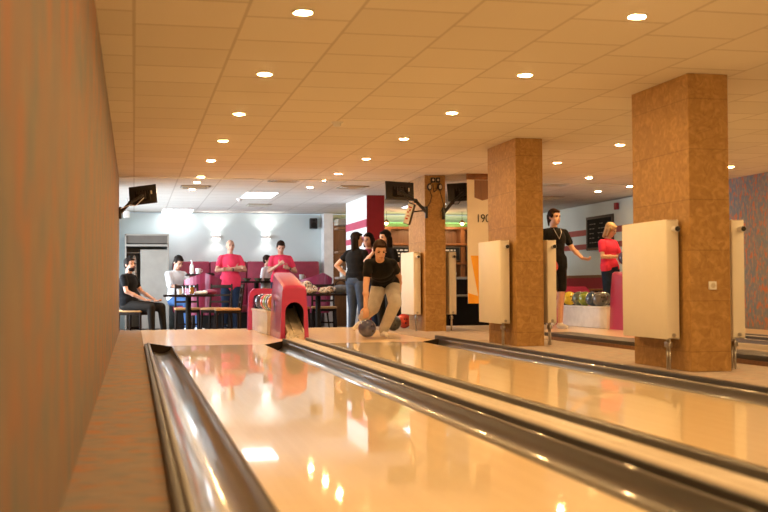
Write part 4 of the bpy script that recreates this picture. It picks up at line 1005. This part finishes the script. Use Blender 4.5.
# tub chairs
def tub_proto():
    e = empty('tub_chair', (0,0,0), 'x', 'tub chair')
    b = B(); n = 20
    o_, i_ = [], []
    for k in range(n+1):
        a = math.radians(-25)+math.radians(230)*k/n; h = 0.84-0.10*abs(math.cos(a))
        o_.append((0.33*math.cos(a),0.30*math.sin(a),h)); i_.append((0.26*math.cos(a),0.235*math.sin(a),h-0.005))
    for ou, inn in zip(zip(o_,o_[1:]), zip(i_,i_[1:])):
        (x0,y0,h0),(x1,y1,h1) = ou; (u0,v0,g0),(u1,v1,g1) = inn
        vs = [b.bm.verts.new(p) for p in ((x0,y0,h0),(x1,y1,h1),(u1,v1,g1),(u0,v0,g0),(x0*0.82,y0*0.82,0.26),(x1*0.82,y1*0.82,0.26),(u1*0.9,v1*0.9,0.26),(u0*0.9,v0*0.9,0.26))]
        for q in ((0,1,2,3),(4,7,6,5),(0,4,5,1),(2,6,7,3),(0,3,7,4),(1,5,6,2)): b.bm.faces.new([vs[t] for t in q])
    bmesh.ops.remove_doubles(b.bm, verts=b.bm.verts, dist=1e-4)
    bmesh.ops.delete(b.bm, geom=[f for f in b.bm.faces if len([1 for e2 in f.edges if len(e2.link_faces) > 2]) >= 2 and False], context='FACES')
    b.build('tub_back','tub',e)
    B().lathe([(0,0.26),(0.235,0.26),(0.25,0.30),(0.25,0.42),(0.22,0.45),(0,0.455)],(0,-0.01,0),32).build('seat','tub',e)
    for sx in (-1,1):
        for sy in (-1,1): B().cap((sx*0.20,sy*0.18,0.015),(sx*0.17,sy*0.15,0.27),0.014,0.018,10).build('leg','dark_wood',e)
    return e
tp = tub_proto(); tp.location = (1.18,19.80,zf); tp.rotation_euler = (0,0,PI*0+PI); tp.rotation_euler.z = 0; tp['label'] = 'crimson tub chair turned away, behind the orange drink table'; tp['group'] = 'crimson tub chairs'
tp.scale = (0.66,0.8,1.3)
tp.scale = (1,1,1.28)
tp.rotation_euler.z = PI
t2 = copy_tree(tp); t2.location = (3.30,20.6,zf); t2.rotation_euler.z = math.radians(200); t2['label'] = 'crimson tub chair near the white corner post, behind the floral scarf'
t3 = copy_tree(tp); t3.location = (1.62,21.85,zf); t3.rotation_euler.z = math.radians(180); t3['label'] = 'crimson tub chair behind the balding man with folded arms'

def cup(x, y, z, lab, r=0.035, h=0.08, group=None):
    o = B().lathe([(0,0),(r*0.75,0),(r,h),(r*0.9,h),(r*0.68,0.008),(0,0.008)],(0,0,0),24).build('cup','white_cer',None,(x,y,z)); tag(o,lab,'cup',group); 
    B().lathe([(0.018,-0.004),(0.024,-0.004),(0.024,0.004),(0.018,0.004),(0.018,-0.004)],(r+0.008,0,h*0.55),16,(PI/2,0,0)).build('handle','white_cer',o)
def glass_(x, y, z, lab, liquid=None, r=0.034, h=0.14, group=None):
    o = B().lathe([(0,0),(r*0.8,0),(r,h),(r*0.93,h),(r*0.74,0.01),(0,0.01)],(0,0,0),24).build('drinking_glass','glass',None,(x,y,z)); tag(o,lab,'glass',group)
    if liquid: B().lathe([(0,0.011),(r*0.70,0.011),(r*0.86,h*0.8),(0,h*0.8)],(0,0,0),20).build('drink',liquid,o)
def bottle(x, y, z, m_, lab, h=0.26, r=0.034, group=None):
    o = B().lathe([(0,0),(r,0),(r,h*0.58),(r*0.85,h*0.66),(r*0.42,h*0.76),(r*0.36,h*0.97),(r*0.42,h),(0,h)],(0,0,0),20).build('bottle',m_,None,(x,y,z)); tag(o,lab,'bottle',group)
    B().lathe([(r*1.012,h*0.18),(r*1.02,h*0.18),(r*1.02,h*0.46),(r*1.012,h*0.46)],(0,0,0),20).build('paper_label','label',o)
    B().cyl((0,0,h*0.99),(0,0,h*1.03),r*0.44,seg=14).build('cap','metal',o)
    return o
zt = zf+0.701
glass_(0.92,18.42,zt,'glass of orange drink on the table beside the bearded man','orange',0.048,0.15)
glass_(0.80,18.50,zt,'empty clear glass on the orange drink table')
cup(0.72,18.40,zt,'white cup on the orange drink table, nearest the bearded man',0.04,0.09)
b = B(); b.ell((0,0,0.03),(0.10,0.08,0.035)); b.ell((0.07,0.02,0.04),(0.05,0.06,0.035)); tag(b.vox('napkin_bundle','cl_white',None,(1.06,18.45,zt-0.004),0.008,2),'crumpled white napkin on the orange drink table','napkin')
b = B(); b.ell((0,0,0.04),(0.11,0.09,0.05)); b.ell((-0.08,0.02,0.03),(0.08,0.08,0.04)); tag(b.vox('folded_jacket','tub',None,(1.24,18.65,zt-0.004),0.01,2),'small crimson cloth heap at the end of the orange drink table','cloth')
zt2 = zf+1.061
bottle(1.02,20.40,zt2,'white_cer','tall pale bottle on the small table by the man in white',0.24,0.035)
cup(1.13,20.35,zt2,'white cup on the small table beside the pale bottle',0.05,0.10)
b = B().lathe([(0,0),(0.10,0),(0.13,0.012),(0.125,0.016),(0,0.008)],(0,0,0),28); tag(b.build('plate','blackmatte',None,(1.29,20.38,zt2+0.0)),'dark plate on the small table by the man in white','plate')
zt3 = zf+0.931
for i,(dx,dy,lab) in enumerate([(-0.18,0,'olive bowl on the round table, closest to the man with folded arms'),(0.02,-0.1,'olive bowl in the middle of round table'),(0.2,0.02,'olive bowl on the round table beside the other man in pink')]):
    o = B().lathe([(0,0),(0.04,0),(0.085,0.055),(0.078,0.055),(0.036,0.008),(0,0.008)],(0,0,0),24).build('bowl','ball_olive',None,(2.28+dx,21.3+dy,zt3)); tag(o,lab,'bowl','bowls on the round table')
    B().ell((0,0,0.035),(0.06,0.06,0.02)).build('snack','ball_charcoal',o)
cup(3.22,21.80,zf+0.961,'white cup at the edge of the bench table near white post',0.05,0.10)
table(3.15,21.85,0.5,0.4,0.96,'small table in front of the bench end by the white post',group='small far tables')
# scarf heap, bag and cloth on the right table
b = B(); rr = random.Random(5)
for k in range(16): b.ell((rr.uniform(-0.15,0.13),rr.uniform(-0.12,0.12),rr.uniform(0.04,0.17)*(1)),(rr.uniform(0.05,0.09),rr.uniform(0.05,0.08),rr.uniform(0.04,0.08)))
b.ell((0,0,0.05),(0.2,0.15,0.07)); tag(b.vox('scarf','floral',None,(2.80,18.45,zt-0.004),0.009,2),'heaped floral patterned scarf on the dark table beside the crimson hood','scarf')
b = B()
for k in range(8): b.ell((rr.uniform(-0.12,0.1),rr.uniform(-0.08,0.08),rr.uniform(0.04,0.10)),(rr.uniform(0.05,0.08),0.06,rr.uniform(0.04,0.06)))
b.ell((0,0,0.03),(0.14,0.10,0.04)); tag(b.vox('shawl','floral',None,(3.13,18.42,zt+0.002),0.009,2),'smaller floral bundle between the scarf heap and grey bag','bundle')
e = empty('handbag',(3.40,18.50,zt),'grey fabric handbag on the dark table near the woman with jeans','handbag')
b = B(); b.ell((0,0,0.075),(0.15,0.07,0.075)); b.box((0,0,0.04),(0.26,0.11,0.07),0.02); b.vox('bag_body','grey_cloth',e,(0,0,0),0.009,3)
B().tube([(0.10*math.cos(a),0.0,0.12+0.10*math.sin(a)) for a in [PI*k/10 for k in range(11)]],0.008).build('handle','blackmatte',e)

# ------------------------------------------------------------------ tall shelf unit with wooden post, between white post and striped pillar
p = at(341,260,20.6)
e = empty('shelf_unit', (4.06,21.0,zf), 'tall orange wood shelf unit with bottles left of the striped pillar', 'shelf')
e['label'] = 'tall orange wood shelf unit between the white corner post and striped pillar'
B().cyl((0.0,-0.2,0),(0.0,-0.2,2.04),0.035,0.035,16).build('post','bar_wood',e)
for z,wd in ((0.96,0.34),(1.45,0.30),(1.90,0.36)): B().bb(-0.30,wd,-0.28,0.12,z,z+0.04,0.006).build('shelf_board','wardrobe' if z<1 else 'brown_wood',e)
B().bb(0.10,0.34,0.13,0.16,0.0,1.95).build('back_panel','bar_wood',e,smooth=False)
B().bb(-0.30,0.36,-0.30,0.16,1.98,2.10,0.01).build('canopy','tan',e)
for i,(dx,m_,h) in enumerate([(-0.20,'white_cer',0.20),(-0.11,'glass',0.26),(0.12,'brown_glass',0.25)]):
    bottle(4.06+dx,20.85,zf+1.001,m_,['short white bottle on the grey shelf of tall wood unit','clear bottle on the grey shelf of tall wood unit','brown bottle on the grey shelf of tall wood unit'][i],h,0.045 if i<2 else 0.035)

# ------------------------------------------------------------------ bar at the back
e = empty('back_bar', (6.1,22.6,zf), 'orange wood back bar cabinet with shelves along the rear wall', 'bar cabinet')
b = B()
for x in (-1.75,-0.95,-0.15,0.65,1.45): b.bb(x-0.05,x+0.05,-0.10,0.28,0,2.0,0.006)
b.build('upright','bar_wood',e,smooth=False)
for z in (1.26,1.66,2.0): B().bb(-1.8,1.5,-0.14,0.28,z,z+0.05,0.006).build('shelf_board','bar_wood',e)
B().bb(-1.8,1.5,0.22,0.28,0,2.0).build('back_panel','brown_wood',e,smooth=False)
B().bb(-1.8,1.5,-0.35,0.28,0.0,0.95).build('base_cabinet','dark_wood',e,smooth=False)
B().bb(-1.82,1.52,-0.38,0.28,0.95,1.0,0.006).build('worktop','wardrobe',e)
B().bb(-1.8,1.5,-0.16,-0.12,2.05,2.12,0.006).build('canopy_edge','green',e)
B().bb(-1.8,1.5,-0.12,0.10,2.10,2.14).build('strip_light','ledgreen',e,smooth=False)
for i,x in enumerate((-1.35,-0.55,0.25,1.05)):
    f = empty('menu_board', (6.1+x,22.47,zf+1.49), 'black menu board with white writing on the back bar, ' + ['nearest the striped pillar','second from the striped pillar','third from the striped pillar','farthest from the striped pillar'][i], 'menu board', 'menu boards on the back bar')
    B().bb(-0.33,0.33,-0.01,0.02,-0.15,0.15,0.004).build('board_frame','frame_dark',f)
    B().bb(-0.30,0.30,-0.014,-0.008,-0.125,0.125).build('board_surface','board',f,smooth=False)
    b = B(); rr = random.Random(20+i)
    for k in range(3):
        x_ = -0.25
        while x_ < 0.2:
            l = rr.uniform(0.03,0.09); b.bb(x_,x_+l,-0.016,-0.0135,0.06-k*0.065,0.085-k*0.065); x_ += l+0.03
    b.build('chalk_writing','chalk',f,smooth=False)
rr = random.Random(9); places = ['under the menu boards','on the top board','on the worktop']
k = 0
bp_ = {}
for zi,(z,grp) in enumerate(((1.051,'bottles on the worktop of the back bar'),(1.311,'bottles on the shelf under the menu boards'),(2.06,None))):
    if grp is None: continue
    for i in range(15):
        x = -1.62+i*0.205
        if min(abs(x-u_) for u_ in (-1.75,-0.95,-0.15,0.65,1.45)) < 0.09: continue
        m_ = rr.choice(['brown_glass','green_glass','glass','white_cer','brown_glass']); 
        nm = {'brown_glass':'brown','green_glass':'green','glass':'clear','white_cer':'white'}[m_]
        if zi == 1: continue
        if (zi,m_) not in bp_:
            bp_[(zi,m_)] = bottle(6.1+x,22.36,zf+1.001,m_,nm+' bottle standing on the worktop of the back bar',0.22,0.032,nm+' '+grp); 
        else:
            o = copy_tree(bp_[(zi,m_)]); o.location = (6.1+x,22.36,zf+1.001)
# warm lamps of the bar
for i,(x,lab) in enumerate(((5.0,'first'),(5.75,'second'),(6.6,'third'))):
    e = empty('pendant_lamp', (x,22.05,1.92), 'small warm pendant lamp over the bar, %s from the striped pillar' % lab, 'pendant lamp', 'bar pendant lamps')
    B().ell((0,0,-0.02),(0.035,0.035,0.035)).build('bulb','bulb',e)
    B().lathe([(0.02,0.05),(0.07,-0.01),(0.066,-0.012),(0.016,0.047)],(0,0,0),24).build('lamp_shade','brown_wood',e)
    B().cyl((0,0,0.05),(0,0,ZC+0.02-1.92),0.004,seg=6).build('cord','black',e)
    l = bpy.data.lights.new('bar_glow','POINT'); l.energy = 14; l.color = (1.0,0.6,0.28); l.shadow_soft_size = 0.05
    o = bpy.data.objects.new('bar_light',l); COL.objects.link(o); o.parent = e; o.location = (0,0,-0.10)
# bar counter in front
e = empty('bar_counter', (6.35,21.0,zf), 'dark bar counter with pale top edge in front of the back bar', 'bar counter')
B().bb(-1.7,1.3,-0.25,0.25,0,0.60).build('counter_base','blackmatte',e,smooth=False)
B().bb(-1.75,1.35,-0.30,0.30,0.60,0.64,0.008).build('counter_top','tan',e)
# dark bottle cooler glimpsed between screen pillar and banner
e = empty('drinks_cooler', (5.35,20.2,zf), 'dark drinks cooler with bottles seen between the screen pillar and banner', 'cooler')
b = B(); b.bb(-0.40,-0.36,-0.25,0.25,0,1.28); b.bb(0.36,0.40,-0.25,0.25,0,1.28); b.bb(-0.4,0.4,0.22,0.25,0,1.28); b.bb(-0.4,0.4,-0.25,0.25,1.24,1.28); b.bb(-0.4,0.4,-0.25,0.25,0,0.50); b.build('carcass','blackmatte',e,smooth=False)
for z in (0.55,0.88): B().bb(-0.36,0.36,-0.2,0.22,z,z+0.02).build('shelf_board','radgrill' if z < 0.6 else 'dark_wood',e)
b0 = None
for z,gi in ((0.571,'lower'),(0.901,'upper')):
    for i in range(5):
        m_ = ['white_cer','brown_glass','glass','brown_glass','green_glass'][(i+(z>0.7))%5]
        nm = {'brown_glass':'brown','green_glass':'green','glass':'clear','white_cer':'white'}[m_]
        bottle(5.35-0.28+0.14*i,20.1,zf+z,m_,'%s bottle on the %s shelf of dark cooler, %s from its lane side' % (nm,gi,ord_[i]),0.24,0.036,'bottles in the dark cooler')
# machines behind the far ball rack
e = empty('shoe_counter', (7.6,17.9,0), 'low dark counter with equipment behind the far ball rack', 'counter')
e.location = (7.45,18.2,zf)
B().bb(-0.7,0.7,-0.2,0.2,0,0.72,0.01).build('counter_base','dark_wood',e)
B().bb(-0.72,0.72,-0.22,0.22,0.72,0.75,0.006).build('counter_top','brown_wood',e)
e = empty('cash_register', (7.05,18.1,zf+0.751), 'black cash register on the counter behind the far ball rack', 'cash register')
B().bb(-0.13,0.13,-0.12,0.12,0,0.10,0.01).build('housing','black',e)
B().box((0,0.03,0.19),(0.22,0.03,0.15),0.006,(math.radians(-15),0,0)).build('display','screen',e)
B().box((0,-0.05,0.105),(0.2,0.1,0.012),0.003,(math.radians(12),0,0)).build('keypad','radgrill',e)
